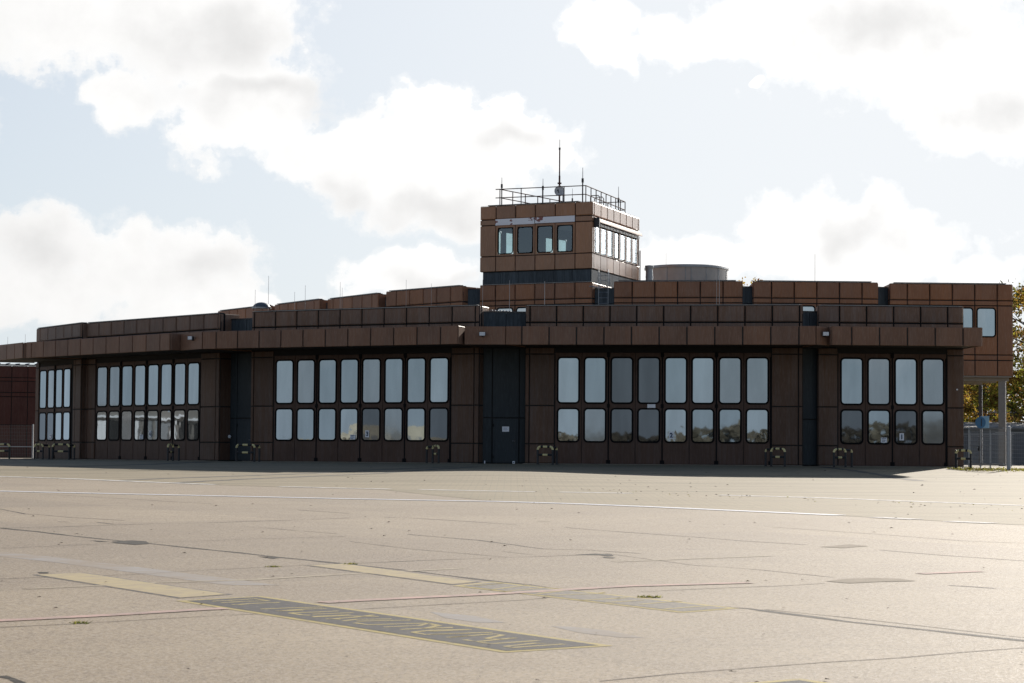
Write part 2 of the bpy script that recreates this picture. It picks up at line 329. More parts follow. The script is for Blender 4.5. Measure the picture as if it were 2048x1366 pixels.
# cores, walls, parapets, canopies ----------------------------------------------------
def joints(u0, u1, first, pitch=1.2):
    js = []; k = math.floor((u0 - first) / pitch)
    while True:
        x = first + k * pitch
        if x > u1 - .05: break
        if x > u0 + .05: js.append(x)
        k += 1
    return js
def panel_row(mb, F, edges, v0, v1, z0, z1, mat, g=.03, bev=.012):
    for a, b in zip(edges[:-1], edges[1:]): mb.box(F, a + g, b - g, v0, v1, z0 + g, z1 - g, mat, bev)
PFIRST = {'A': -2.34, 'B': -5.95, 'C': -5.95, 'D': -5.75, 'E': -2.30}
for k in 'ABCDE':
    F = FR[k]; u0, u1 = WALL[k]
    d0, d1 = back(RAD[k][0], DEPTH), back(RAD[k][1], DEPTH)
    fl, fr_ = Vector(F.xy(u0, -.07)), Vector(F.xy(u1, -.07))
    mb = MB()
    mb.prism([tuple(fl), tuple(fr_), tuple(fr_ + d1), tuple(fl + d0)], -.25, ROOFZ, M['core'], M['roof'])
    mb.build('bay_core', station)
    # cladding either side of the doors
    half = 4.8 if k in 'BCD' else 2.4
    cols = {'A': [(-3.30, -2.42), (2.42, 3.17)], 'E': [(-2.93, -2.42), (2.75, 3.05), (3.05, 3.85)],
            'B': [(-6.16, -5.96), (-5.96, -4.82), (4.82, 6.0), (6.0, 6.19)],
            'C': [(-6.11, -5.94), (-5.94, -4.82), (4.84, 6.02), (6.02, 6.27)],
            'D': [(-5.86, -5.6), (-5.6, -4.82), (4.84, 6.14), (6.14, 6.43)]}[k]
    sides = [[], []]
    for c_ in cols: sides[c_[0] > 0].append(c_)
    sidemb = [MB(), MB()]
    for a, b in cols:
        mb = sidemb[a > 0]
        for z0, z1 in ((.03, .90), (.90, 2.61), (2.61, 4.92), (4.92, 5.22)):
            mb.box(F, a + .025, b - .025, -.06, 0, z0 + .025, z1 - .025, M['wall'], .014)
    # return on the side walls, as deep as the recess
    for side, uu, psi in ((-1, u0, RAD[k][0]), (1, u1, RAD[k][1])):
        mb = sidemb[side > 0]
        S = Fr(F.xy(uu, -.02), RAD[k][0 if side < 0 else 1] + (-90 if side < 0 else 90))
        for z0, z1 in ((.03, .90), (.90, 2.61), (2.61, 4.92), (4.92, 5.22)):
            if side > 0: mb.box(S, .06, 1.2, -.05, .012, z0 + .025, z1 - .025, M['wall'], .01)
            else: mb.box(S, -1.2, -.06, -.05, .012, z0 + .025, z1 - .025, M['wall'], .01)
    for mb in sidemb: mb.build('wall', station)
    # parapet
    mb = MB()
    js = [u0] + joints(u0, u1, PFIRST[k]) + [u1]
    panel_row(mb, F, js, -.05, 0, 6.02, 6.33, M['parapet'])
    panel_row(mb, F, js, -.05, .012, 6.33, 7.10, M['parapet'], bev=.04)
    mb.box(F, u0 + .02, u1 - .02, -.32, -.052, 6.0, 7.09, M['black'])
    for side, uu in ((-1, u0), (1, u1)):
        S = Fr(F.xy(uu, -.02), RAD[k][0 if side < 0 else 1] + (-90 if side < 0 else 90))
        a, b = (.05, 1.3) if side > 0 else (-1.3, -.05)
        mb.box(S, a, b, -.05, .014, 6.02, 7.08, M['parapet'], .03)
    mb.box(F, u0 + .16, u1 - .16, -.36, -.04, 7.10, 7.135, M['coping'])
    mb.box(F, u0 + .05, u1 - .05, -.028, .004, 7.096, 7.108, M['trim'])
    mb.build('parapet', station)
# canopy of each bay
CAN = {'A': (-3.20, 3.32, 2.91, -2.32), 'B': (-6.64, 6.81, 2.76, -5.92), 'C': (-6.78, 6.88, 3.0, -4.79), 'D': (-6.80, 6.60, 2.94, -6.25), 'E': (-3.32, 3.12, 2.9, .70)}
ZB, ZT = 5.20, 6.01
for k in 'ABCDE':
    F = FR[k]; u0, u1, v, first = CAN[k]; w0, w1 = WALL[k]
    mb = MB()
    mb.prism([F.xy(u0 + .03, v - .06), F.xy(u1 - .03, v - .06), F.xy(w1, .03), F.xy(w0, .03)], ZB + .05, ZT - .04, M['soffit'], M['roof'])
    js = [u0] + joints(u0, u1, first) + [u1]
    panel_row(mb, F, js, v - .055, v, ZB - .03, ZT + .03, M['fascia'], bev=.016)
    for side, ua, ub in ((-1, u0, w0), (1, u1, w1)):
        A = Vector(F.xy(ua, v - .03)); Bk = Vector(F.xy(ub, .06)); dd = Bk - A
        deg = math.degrees(math.atan2(dd.y, dd.x))
        S = Fr(A, deg if side > 0 else deg + 180)
        L = dd.length
        if side > 0: mb.box(S, .04, L - .02, -.05, .02, ZB + .01, ZT - .01, M['fascia'], .012)
        else: mb.box(S, -L + .02, -.04, -.05, .02, ZB + .01, ZT - .01, M['fascia'], .012)
    mb.build('canopy', station)
def link(a, b):
    """plain filler between the canopies of two neighbouring bays: a, b = (bay, u, v) front ends"""
    A = Vector(FR[a[0]].xy(a[1], a[2])); Bv = Vector(FR[b[0]].xy(b[1], b[2]))
    A2 = Vector(FR[a[0]].xy(WALL[a[0]][1] + .02, -.5)); B2 = Vector(FR[b[0]].xy(WALL[b[0]][0] - .02, -.5))
    mb = MB(); mb.prism([tuple(A), tuple(Bv), tuple(B2), tuple(A2)], ZB + .012, ZT - .012, M['fascia'], M['roof'])
    mb.prism([tuple(A + (A2 - A) * .04), tuple(Bv + (B2 - Bv) * .04), tuple(B2), tuple(A2)], ZB - .004, ZB + .008, M['soffit'])
    mb.build('canopy_link', station)
link(('D', 6.64, 2.35), ('C', -6.80, 2.99)); link(('C', 6.92, 2.45), ('B', -6.66, 2.75)); link(('B', 6.83, 2.74), ('A', -3.22, 2.35)); link(('E', 3.14, 2.3), ('D', -6.82, 2.9))

# recess panels between the bays
def recess(a, b, depth, door=None, cols=None, name='recess_wall'):
    A = Vector(FR[a].xy(WALL[a][1], 0)); Bv = Vector(FR[b].xy(WALL[b][0], 0))
    psi = RAD[a][1]; bk = back(psi, depth)
    A = A + bk; Bv = Bv + bk; dd = Bv - A; L = dd.length
    F = Fr(A, math.degrees(math.atan2(dd.y, dd.x)))
    mb = MB()
    p0, p1 = Vector(F.xy(-.1, -.06)), Vector(F.xy(L + .1, -.06)); q = back(psi, DEPTH - 1.0)
    mb.prism([tuple(p0), tuple(p1), tuple(p1 + q), tuple(p0 + q)], -.25, 6.78, M['core'], M['roof'])
    cs = [c * L for c in (cols or (0, 1))]
    for c0, c1 in zip(cs[:-1], cs[1:]):
        isdoor = door is not None and abs(c0 / L - door) < .01
        rows = ((.03, 2.06), (2.06, 5.22)) if not isdoor else ((2.06, 5.22),)
        for z0, z1 in rows: mb.box(F, c0 + .02, c1 - .02, -.055, 0, z0 + .02, z1 - .02, M['recess_dark'], .01)
    up = F
    for i in range(2):
        mb.box(F, L * i / 2 + .01, L * (i + 1) / 2 - .01, -.055, .0, 6.0, 6.80, M['recess'], .01)
    mb.box(F, -.05, L + .05, -.3, .02, 6.802, 6.86, M['coping'])
    mb.build(name, station)
    return F, L
Fbc, Lbc = recess('C', 'B', .55, door=.21, cols=(0, .21, .80, 1))
Fcd, Lcd = recess('D', 'C', .75, door=.22, cols=(0, .22, .80, 1))
recess('B', 'A', .40, cols=(0, 1)); recess('E', 'D', .9, cols=(0, 1))
# steel doors in the recesses
for F, L, c0, c1, notice in ((Fbc, Lbc, .21, .80, True), (Fcd, Lcd, .22, .80, False)):
    u0, u1 = c0 * L + .03, c1 * L - .03
    mb = MB(); mb.box(F, u0, u1, -.05, .012, .04, 2.03, M['recess_dark'], .01)
    mb.box(F, u0 + .10, u1 - .10, .0125, .022, .10, 1.95, M['recess_dark'], .006)
    d = mb.build('door', station, loc=F.w((u0 + u1) / 2, 0, 0))
    mb = MB(); hu = u1 - .17
    mb.box(F, hu - .03, hu + .03, .022, .034, .92, 1.12, M['darkmetal']); mb.tube([F.w(hu, .03, 1.02), F.w(hu, .09, 1.02), F.w(hu - .12, .09, 1.02)], .012, M['steel'], 6)
    mb.build('handle', d)
    for hz in (.3, 1.72):
        mb = MB(); mb.tube([F.w(u0 + .03, .03, hz - .06), F.w(u0 + .03, .03, hz + .06)], .02, M['black'], 6); mb.build('hinge', d)
    if notice:
        mb = MB(); mb.box(F, u0 + .43, u0 + .74, .0225, .027, 1.44, 1.67, M['white'])
        for i in range(4): mb.box(F, u0 + .48, u0 + .69 - .04 * (i % 2), .0275, .0285, 1.61 - i * .035, 1.622 - i * .035, M['greytext'])
        mb.build('paper_notice', d)

mb = MB(); c = Fcd.w(.10, .10, 1.19); mb.lathe([(.05, 1.10), (.085, 1.14), (.09, 1.20), (.05, 1.26), (.02, 1.27)], M['lampglass'], 14, c[:2]); mb.box(Fcd, .05, .15, .0, .06, 1.12, 1.24, M['darkmetal']); mb.build('wall_lamp', station)
mb = MB(); mb.box(Fcd, Lcd * .83, Lcd * .83 + .09, .002, .06, 1.30, 1.66, M['steel']); mb.box(Fcd, Lcd * .83 + .02, Lcd * .83 + .09, .002, .05, 1.06, 1.15, M['white']); mb.box(Fcd, Lcd * .80, Lcd * .80 + .16, .002, .04, .74, .98, M['darkmetal']); mb.build('key_switch', station)
mb = MB(); p = FR['A'].w(2.86, .03, 3.42); mb.lathe([(.03, 3.39), (.045, 3.42), (.03, 3.455)], M['white'], 10, p[:2]); mb.build('wall_stud', station)
for u_, w_, h_, lab in ((.12, .05, .13, 'narrow white marker stub on the ground left of the steel door with the notice'), (1.42, .11, .12, 'small white box with dark centre at the foot of the steel door with the notice')):
    q = Fbc.w(u_, .35, 0); th = empty('ground_marker', (q[0], q[1], 0), lab, 'marker'); mb = MB(); mb.box(Fbc, u_ - w_ / 2, u_ + w_ / 2, .30, .38, .0, h_, M['white'], .008)
    if w_ > .1: mb.box(Fbc, u_ - .025, u_ + .025, .3805, .384, .03, .085, M['ink'])
    mb.build('block', th)

# ------------------------------------------------------------------ folding door leaves
leaf_id = [0]
ORI = Fr((0, 0), 0)
def leaf(k, idx, n, u):
    """one 1.2 m leaf: sheet, two glazed openings with rubber gaskets, hinge blocks on every second joint"""
    F = FR[k]; o = F.w(u, -.045, 0)
    L = Fr(o[:2], F.deg)
    mb = MB()
    e0, e1 = -.59, .59
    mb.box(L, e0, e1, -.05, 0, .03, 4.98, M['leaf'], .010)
    mb.box(L, e0 + .02, e1 - .02, .0005, .006, .06, .93, M['leaf'])            # kick sheet
    ob = mb.build('door_leaf', station, loc=o)
    g = {('B', 2): 'glass_b', ('B', 3): 'glass_b', ('C', 0): 'glass_c', ('E', 3): 'glass_c'}.get((k, idx), 'glass_a')
    for j, (z0, z1) in enumerate(((2.77, 4.73), (1.045, 2.45))):
        mb = MB(); gasket(mb, L, 0, (z0 + z1) / 2, .88, z1 - z0, .125, .006, M['rubber']); mb.build('window_gasket', ob)
        rnd = random.Random(idx * 7 + ord(k) * 13 + j)
        gg = g
        if g == 'glass_a': gg = rnd.choices(['glass_a', 'glass_c', 'glass_d', 'glass_b'], [5, 2, 3, .8 if j else 0])[0]
        if (k, idx, j) in (('A', 2, 1), ('A', 0, 1), ('E', 0, 1), ('E', 1, 1)): gg = 'glass_b'
        mb = MB(); pane(mb, L, 0, (z0 + z1) / 2, .88, z1 - z0, .125, .014, M[gg], (rnd.uniform(-.010, .010), rnd.uniform(-.0012, .0014)))
        mb.build('window_pane', ob)
    if idx % 2 == 0 and idx > 0 or idx == n - 1:
        uu = -.6 if idx != n - 1 else .58
        for z0, z1, w in ((.02, .20, .09), (2.53, 2.70, .06), (4.78, 5.0, .07)):
            if idx == n - 1 and z0 > 1: continue
            mb = MB(); mb.box(L, uu - w, uu + w * (.3 if idx == n - 1 else 1), .002, .05, z0, z1, M['black'], .01); mb.build('hinge', ob)
        mb = MB(); mb.box(L, uu - .03, uu + .03, .002, .02, .2, 4.78, M['black'], .004); mb.build('edge_seal', ob)
    return ob, L
def plate(L, ob, cu, cz, w, h, text=None, size=.2, lines=0, name='number_sign'):
    mb = MB(); mb.box(L, cu - w / 2, cu + w / 2, .026, .034, cz - h / 2, cz + h / 2, M['white'])
    for i in range(lines):
        zz = cz + h * .32 - i * h * .64 / max(1, lines - 1)
        mb.box(L, cu - w * .38, cu + w * (.36 - .1 * (i % 3)), .0345, .0365, zz - h * .055, zz + h * .055, M['ink'])
    if text:
        cv = bpy.data.curves.new('digit', 'FONT'); cv.body = text; cv.size = size; cv.align_x = 'CENTER'; cv.offset = .012; cv.extrude = .001
        tmp = bpy.data.objects.new('digit', cv); me = bpy.data.meshes.new_from_object(tmp)
        vs = [L.w(cu + p.co.x, .0365 + p.co.z, cz - size * .35 + p.co.y) for p in me.vertices]
        mb.raw(vs, [tuple(p.vertices) for p in me.polygons], M['ink'])
        bpy.data.objects.remove(tmp); bpy.data.curves.remove(cv); bpy.data.meshes.remove(me)
    mb.build(name, ob)
for k in 'ABCDE':
    n = 8 if k in 'BCD' else 4
    for i in range(n):
        ob, L = leaf(k, i, n, (i - (n - 1) / 2) * 1.2)
        num = {('A', 2): '1', ('B', 4): '2', ('C', 4): '3', ('D', 4): '4'}.get((k, i))
        if num: plate(L, ob, -.19, 1.32, .20, .32, num, .27)
        if (k, i) in (('A', 1), ('C', 3), ('D', 3)): plate(L, ob, .22, 1.17, .27, .22, None, 0, 3, 'notice_sheet')
        if (k, i) == ('E', 1): plate(L, ob, .1, 1.19, .34, .26, None, 0, 2, 'notice_sheet')
        if (k, i) == ('B', 3): plate(L, ob, .12, 2.61, .36, .16, None, 0, 0, 'notice_sheet')
for nme in ('A', 'B', 'C', 'D'):
    pass

# ------------------------------------------------------------------ upper storey
UPF = {'T': ((1.2, 122.8), -27.48), 'R1': ((8.73, 120.39), -7.34), 'R2': ((16.07, 120.15), 2.06), 'R3': ((23.34, 120.79), 1.54),
       'L1': ((-4.99, 127.22), -48.73), 'L2': ((-9.39, 133.71), -57.8), 'L3': ((-13.16, 139.1), -58.78), 'L4': ((-16.97, 145.07), -57.66)}
UF = {k: Fr(*v) for k, v in UPF.items()}
URAD = {'T': (-38, -18.4), 'R1': (-12, -3), 'R2': (-2, 3), 'R3': (0, 6), 'L1': (-53, -40), 'L2': (-60, -54), 'L3': (-61, -56), 'L4': (-61, -56)}
for k, F in UF.items():
    u0, u1 = (-3.38, 3.42) if k != 'L4' else (-4.2, 3.3)
    if k == 'R3': u0, u1 = -3.34, 3.24
    if k == 'R2': u1 = 3.26
    if k in ('L2', 'L3'): u0, u1 = -3.17, 3.17
    mb = MB()
    d0, d1 = back(URAD[k][0], 9), back(URAD[k][1], 9)
    a, b = Vector(F.xy(u0, -.07)), Vector(F.xy(u1, -.07))
    mb.prism([tuple(a), tuple(b), tuple(b + d1), tuple(a + d0)], 4.79, 9.32, M['core'], M['roof'])
    js = [u0, -2.4, -1.2, 0, 1.2, 2.4, u1]
    for z0, z1, bv in ((4.77, 5.60, .014), (5.60, 5.89, .012), (5.89, 8.50, .014), (8.50, 8.77, .012), (8.77, 9.66, .04)):
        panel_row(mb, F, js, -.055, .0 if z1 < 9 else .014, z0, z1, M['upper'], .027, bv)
    for side, uu in ((-1, u0), (1, u1)):
        S = Fr(F.xy(uu, -.02), URAD[k][0 if side < 0 else 1] + (-90 if side < 0 else 90))
        for z0, z1 in ((4.77, 5.60), (5.60, 5.89), (5.89, 8.50), (8.50, 8.77), (8.77, 9.64)):
            for q in range(4):
                p, r = (.05 + q * 1.2, 1.2 + q * 1.2) if side > 0 else (-1.2 - q * 1.2, -.05 - q * 1.2)
                mb.box(S, p, r - .03, -.05, .014, z0 + .025, z1 - .025, M['upper'], .02)
    mb.box(F, u0 + .03, u1 - .03, -.30, -.057, 9.0, 9.645, M['black'])
    mb.build('upper_wall', station)
    mb = MB()
    mb.box(F, u0 + .25, u1 - .35, -.35, -.04, 9.661, 9.71, M['coping'])
    mb.box(F, u0 + .05, u1 - .05, -.028, .004, 9.655, 9.666, M['trim'])
    mb.build('roof_coping', station)
    for c in (-1.8, -.6, .6, 1.8):
        g = MB(); gasket(g, F, c, 7.61, .90, 1.44, .12, .002, M['rubber'])
        o = g.build('window_frame', station, loc=F.w(c, 0, 7.61))
        g = MB(); pane(g, F, c, 7.61, .90, 1.44, .12, .012, M['glass_up'], (random.uniform(-.004, .004), random.uniform(-.003, .003))); g.build('window_pane', o)
def ugap(a, ua, b, ub, z1=9.40, name='recess_wall'):
    A = Vector(UF[a].xy(ua, -.45)); Bv = Vector(UF[b].xy(ub, -.45)); dd = Bv - A; L = dd.length
    F = Fr(A, math.degrees(math.atan2(dd.y, dd.x)))
    mb = MB(); mb.box(F, -.15, L + .15, -6, -.06, 4.8, z1 - .12, M['core']); 
    for z0, z in ((6.0, 8.5), (8.5, z1)): mb.box(F, -.05, L + .05, -.055, 0, z0 + .01, z - .01, M['recess'], .01)
    mb.box(F, -.1, L + .1, -.4, .02, z1 + .003, z1 + .05, M['coping'])
    mb.build(name, station)
ugap('R1', 3.42, 'R2', -3.38, 9.36); ugap('R2', 3.26, 'R3', -3.34, 9.42); ugap('L1', 3.42, 'T', -3.38, 9.46); ugap('T', 3.42, 'R1', -3.38, 9.30)
ugap('L2', 3.17, 'L1', -3.38, 9.4); ugap('L3', 3.17, 'L2', -3.17, 9.4); ugap('L4', 3.3, 'L3', -3.17, 9.4)
# floor slab with pale underside where the right box oversails, and its columns
F = UF['R3']; mb = MB()
mb.box(F, -3.2, 3.16, -8.9, -.06, 4.70, 4.785, M['ceil'])
for vv in (-.55, -3.4, -6.6): mb.box(F, -3.2, 3.1, vv - .18, vv + .18, 4.52, 4.698, M['ceil'])
mb.build('floor_slab', station)
for u, v, r in ((2.78, -.55, .205), (3.1, -6.9, .11)):
    p = F.w(u, v, 0); mb = MB()
    mb.prism([(p[0] + r * 1.25 * math.cos(R(a)), p[1] + r * 1.25 * math.sin(R(a))) for a in (-65, 25, 115, 205)], -.1, 4.519, M['concrete' if v > -2 else 'steel_grey'])
    mb.build('column', station)

# ------------------------------------------------------------------ lookout tower
F = UF['T']; u0, u1 = -3.38, 3.42
# recessed neck
a, b = Vector(F.xy(u0 + .14, -.14)), Vector(F.xy(u1 - .14, -.14)); d0, d1 = back(-38.4, 8.6), back(-19.5, 8.8)
neck = [tuple(a), tuple(b), tuple(b + d1), tuple(a + d0)]
mb = MB(); mb.prism(neck, 9.2, 10.36, M['core'])
for q, (p0, p1) in enumerate(((neck[0], neck[1]), (neck[1], neck[2]))):
    dd = Vector(p1) - Vector(p0); S = Fr(p0, math.degrees(math.atan2(dd.y, dd.x))); n = 6 if q == 0 else 7
    for i in range(n): mb.box(S, dd.length * i / n + .01, dd.length * (i + 1) / n - .01, -.01, .035, 9.45, 10.33, M['recess'], .006)
mb.build('tower_neck', station)
fl, fr_ = Vector(F.xy(u0, 0)), Vector(F.xy(u1, 0)); D1 = back(-19.4, 9.0); D0 = back(-38.4, 8.4)
bl, br = fl + D0, fr_ + D1
Z0, Z1 = 10.36, 13.97
def tower_side(p0, p1, cells, win, z_open, mat, wmat, room=True):
    """one wall of the cab: sheets above and below, window strip with real openings"""
    dd = Vector(p1) - Vector(p0); S = Fr(p0, math.degrees(math.atan2(dd.y, dd.x))); L = dd.length
    mb = MB(); zo0, zo1 = z_open
    # inner lining with openings
    zl0, zl1 = 11.2, 12.9
    mb.box(S, .06, L - .06, -.16, -.06, Z0, zo0, M['core']); mb.box(S, .06, L - .06, -.16, -.06, zo1, Z1 - .05, M['core'])
    x = .06
    for a, b in win + [(L - .06, None)]:
        mb.box(S, x, a, -.16, -.06, zo0 + .001, zo1 - .001, M['core'])
        if b is None: break
        x = b
    for z0, z1, bv in ((Z0, 11.20, .014), (12.90, 13.21, .012), (13.21, Z1, .04)):
        panel_row(mb, S, cells, -.055, 0 if z1 < 13.5 else .014, z0, z1, mat, .024, bv)
    # strip between the openings
    for a, b in zip(cells[:-1], cells[1:]):
        ws = [w for w in win if w[0] > a - .01 and w[1] < b + .01]
        if not ws: mb.box(S, a + .024, b - .024, -.055, 0, 11.224, 12.876, mat, .014); continue
        w = ws[0]
        mb.box(S, a + .02, w[0], -.055, 0, 11.22, 12.88, mat); mb.box(S, w[1], b - .02, -.055, 0, 11.22, 12.88, mat)
        mb.box(S, w[0] + .001, w[1] - .001, -.055, -.001, 11.22, zo0, mat); mb.box(S, w[0] + .001, w[1] - .001, -.055, -.001, zo1, 12.88, mat)
    mb.build('tower_wall', station)
    for w in win:
        c = (w[0] + w[1]) / 2; ww = w[1] - w[0]
        g = MB(); gasket(g, S, c, (zo0 + zo1) / 2, ww - .10, zo1 - zo0 - .10, min(.12, ww * .14), .002, M['rubber'], .05 if room else .022, .016)
        o = g.build('window_frame', station, loc=S.w(c, 0, zo0))
        g = MB(); pane(g, S, c, (zo0 + zo1) / 2, ww - .09, zo1 - zo0 - .09, min(.12, ww * .14), -.02, wmat); g.build('window_pane', o)
    return S, L
half = [-2.4, -1.2, 0, 1.2, 2.4]
SF, LF = tower_side(tuple(fl), tuple(fr_), [0] + [x - u0 for x in half] + [u1 - u0], [(c - u0 - .48, c - u0 + .48) for c in (-1.8, -.6, .6, 1.8)], (11.30, 12.76), M['tower'], M['clear'])
cr = [0, .32] + [.32 + 1.2 * i for i in range(1, 8)] + [D1.length]
SR, LR = tower_side(tuple(fr_), tuple(br), cr, [(.32 + 1.2 * i + .14, .32 + 1.2 * i + 1.06) for i in range(7)], (11.26, 12.72), M['tower'], M['clear'], False)
lb = (bl - br).length
nb = int(lb // 1.2); off = (lb - nb * 1.2) / 2
SB, LB = tower_side(tuple(br), tuple(bl), [0] + [off + 1.2 * i for i in range(nb + 1)] + [lb], [(off + 1.2 * i + .12, off + 1.2 * i + 1.08) for i in range(nb)], (11.30, 12.76), M['tower'], M['clear'])
SL, LL = tower_side(tuple(bl), tuple(fl), [0] + [.4 + 1.2 * i for i in range(7)] + [D0.length], [(.4 + 1.2 * i + .12, .4 + 1.2 * i + 1.08) for i in (0, 1, 4, 5)], (11.30, 12.76), M['tower'], M['clear'])
ins = lambda p, q: tuple(Vector(p) + (Vector(q) - Vector(p)).normalized() * .22)
cen = (fl + fr_ + bl + br) / 4
ring = [ins(p, cen) for p in (fl, fr_, br, bl)]
mb = MB(); mb.prism(ring, Z0 + .001, Z0 + .25, M['room']); mb.prism(ring, 13.25, 13.80, M['room'], M['roof']); mb.build('tower_floor', station)
mb = MB(); mb.box(SF, .45, LF - .85, -.4, -.06, Z1 + .002, Z1 + .055, M['coping']); mb.box(SF, .05, LF - .05, -.03, .0, Z1 - .004, Z1 + .006, M['coping'])
mb.box(SR, .05, LR - .05, -.03, .002, Z1 - .004, Z1 + .008, M['trim']); mb.build('roof_coping', station)
mb = MB(); mb.box(SF, .98, 3.36, .004, .05, 12.885, 13.225, M['banner']); mb.box(SF, 3.40, 5.78, .004, .05, 12.905, 13.235, M['banner']); mb.build('blank_sign_strip', station)
# sun hood and roller track over the right-hand windows
mb = MB(); mb.raw([SR.w(u, v, z) for u in (.30, LR - .42) for v, z in ((.0, 13.16), (.26, 13.02), (.30, 12.90), (.30, 12.86), (.0, 12.93))],
  [(0, 1, 2, 3, 4), (9, 8, 7, 6, 5), (0, 5, 6, 1), (1, 6, 7, 2), (2, 7, 8, 3), (3, 8, 9, 4), (4, 9, 5, 0)], M['tower']); mb.build('window_hood', station)
mb = MB(); mb.box(SR, .36, LR - .45, .06, .14, 12.70, 12.85, M['darkmetal'])
for i in range(14): mb.box(SR, .55 + i * .59, .62 + i * .59, .141, .165, 12.72, 12.82, M['steel'])
for uu in (.33,): mb.box(SR, uu - .07, uu + .07, .002, .31, 12.6, 13.1, M['darkmetal'])
mb.build('blind_track', station)
for i, uu in enumerate((.4, 3.92, 4.55, LR - .45)):
    mb = MB(); mb.tube([SR.w(uu, .08, 11.2), SR.w(uu, .08, 12.72)], .022, M['darkmetal'], 6)
    mb.tube([SR.w(uu, .0, 11.9), SR.w(uu, .09, 11.9)], .015, M['darkmetal'], 6); mb.build('blind_guide', station)
mb = MB(); mb.tube([SR.w(LR - .03, .05, 12.1), SR.w(LR - .03, .05, 10.2), SR.w(LR + .2, .4, 9.7)], .035, M['rail'], 6); mb.build('downpipe', station)

# ------------------------------------------------------------------ things on the roofs
rail = empty('roof_railing', (2.5, 126.5, Z1), 'thin red-brown two-bar railing round the roof of the lookout tower', 'railing')
RC = [(-.72, 124.45), (3.92, 122.45), (6.42, 130.2), (3.5, 131.3)]
def lerp(a, b, t): return (a[0] + (b[0] - a[0]) * t, a[1] + (b[1] - a[1]) * t)
ZR, ZM = 14.94, 14.47
for i in range(4):
    a, b = RC[i], RC[(i + 1) % 4]
    mb = MB(); n = (4, 8, 3, 6)[i]
    for z in (ZR, ZM): mb.tube([(*a, z), (*b, z)], .027, M['rail'], 6)
    if i == 0:
        for z in (ZR, ZM): mb.tube([(*lerp(a, b, -.05), z), (*a, z)], .027, M['rail'], 6)
    mb.build('rail_side', rail)
    for j in range(n):
        p = lerp(a, b, j / n); mb = MB(); mb.tube([(*p, 13.8), (*p, ZR)], .03, M['rail'], 6); mb.build('post', rail)
hatch = MB(); 
for s in (0, 1):
    p = lerp(RC[1], RC[2], .34 + .10 * s); q = (p[0] - .5, p[1] + .2)
    hatch.tube([(*p, 13.9), (*p, 14.62), (*lerp(p, q, .15), 14.72), (*lerp(p, q, .85), 14.72), (*q, 14.62), (*q, 13.9)], .026, M['rail'], 6)
hatch.build('hatch_loop', rail)
def antenna(x, y, z0, z1, r, label, whip=True, thick=None, group='lightning rods on the roofs', name='lightning_rod', cat='lightning rod', mat='whip'):
    t = empty(name, (x, y, z0), label, cat, group)
    mb = MB()
    if thick:
        mb.tube([(x, y, z0), (x, y, thick)], r * 2.2, M['darkmetal'], 6); mb.build('pole', t)
        mb = MB(); mb.tube([(x, y, thick - .1), (x, y, thick + .12)], r * 3.6, M['darkmetal'], 8); mb.build('clamp', t)
        mb = MB(); mb.tube([(x, y, thick + .12), (x, y, z1)], r * 1.3, M[mat], 6, r * .9); mb.build('whip', t)
    else:
        mb.tube([(x, y, z0 + .12), (x, y, z1)], r, M[mat], 6, r * .7); mb.build('rod', t)
        mb = MB(); mb.lathe([(.12, z0 - .02), (.12, z0 + .07), (.05, z0 + .14)], M['concrete'], 10, (x, y)); mb.build('foot', t)
    return t
ga = 'whip antennas on the tower railing'
def zt(y_px_z): return y_px_z
antenna(-.62, 124.4, 13.8, 15.58, .016, 'pale whip antenna at the left front corner of the tower railing', thick=15.1, group=ga, name='whip_antenna', cat='antenna')
antenna(1.62, 123.44, 13.8, 15.42, .016, 'short pale whip antenna clamped halfway along the front tower railing', thick=14.9, group=ga, name='whip_antenna', cat='antenna')
antenna(3.75, 122.55, 13.8, 15.92, .018, 'tall whip antenna with loop at the right front corner of the tower railing', thick=15.22, group=ga, name='whip_antenna', cat='antenna')
antenna(3.25, 124.5, 13.8, 15.02, .012, 'smallest whip antenna behind the tower railing right of the mast', thick=14.36, group=ga, name='whip_antenna', cat='antenna')
antenna(5.98, 128.9, 13.8, 15.66, .016, 'pale whip antenna on the right side of the tower railing near its back', thick=14.9, group=ga, name='whip_antenna', cat='antenna')
mast = empty('radio_mast', (2.57, 126, 13.8), 'tall thin reddish radio mast with a grey dish at its foot on the tower roof', 'radio mast')
mb = MB(); mb.tube([(2.57, 126, 13.8), (2.57, 126, 15.9)], .05, M['rail'], 8); mb.tube([(2.57, 126, 15.9), (2.57, 126, 17.45)], .036, M['rail'], 8); mb.build('pole', mast)
mb = MB(); mb.tube([(2.57, 126, 17.45), (2.57, 126, 17.92)], .016, M['rail'], 6); mb.build('whip', mast)
mb = MB(); mb.box(Fr((2.57, 126), 0), -.11, .11, -.05, .05, 15.44, 15.52, M['rail']); mb.tube([(2.57, 126, 17.35), (2.57, 126, 17.47)], .055, M['darkmetal'], 8); mb.build('bracket', mast)
mb = MB(); c = (2.57, 125.75, 15.03); n = 28; vs = []; fs = []
for q, (r, d) in enumerate(((0, .10), (.12, .09), (.22, .05), (.285, 0), (.285, .10), (0, .16))):
    for j in range(n): a = 2 * math.pi * j / n; vs.append((c[0] + r * math.cos(a), c[1] + d, c[2] + r * math.sin(a)))
for q in range(5):
    for j in range(n): j2 = (j + 1) % n; fs.append((q * n + j, (q + 1) * n + j, (q + 1) * n + j2, q * n + j2))
mb.raw(vs, fs, M['dish']); mb.tube([(c[0] - .09, c[1] - .05, c[2] + .02), (c[0] - .09, c[1] - .16, c[2] + .02)], .045, M['darkmetal'], 10); mb.tube([(c[0] - .03, c[1] + .05, c[2] - .1), (c[0] - .09, c[1] - .1, c[2] + .02)], .02, M['darkmetal'], 6)
mb.build('dish', mast)
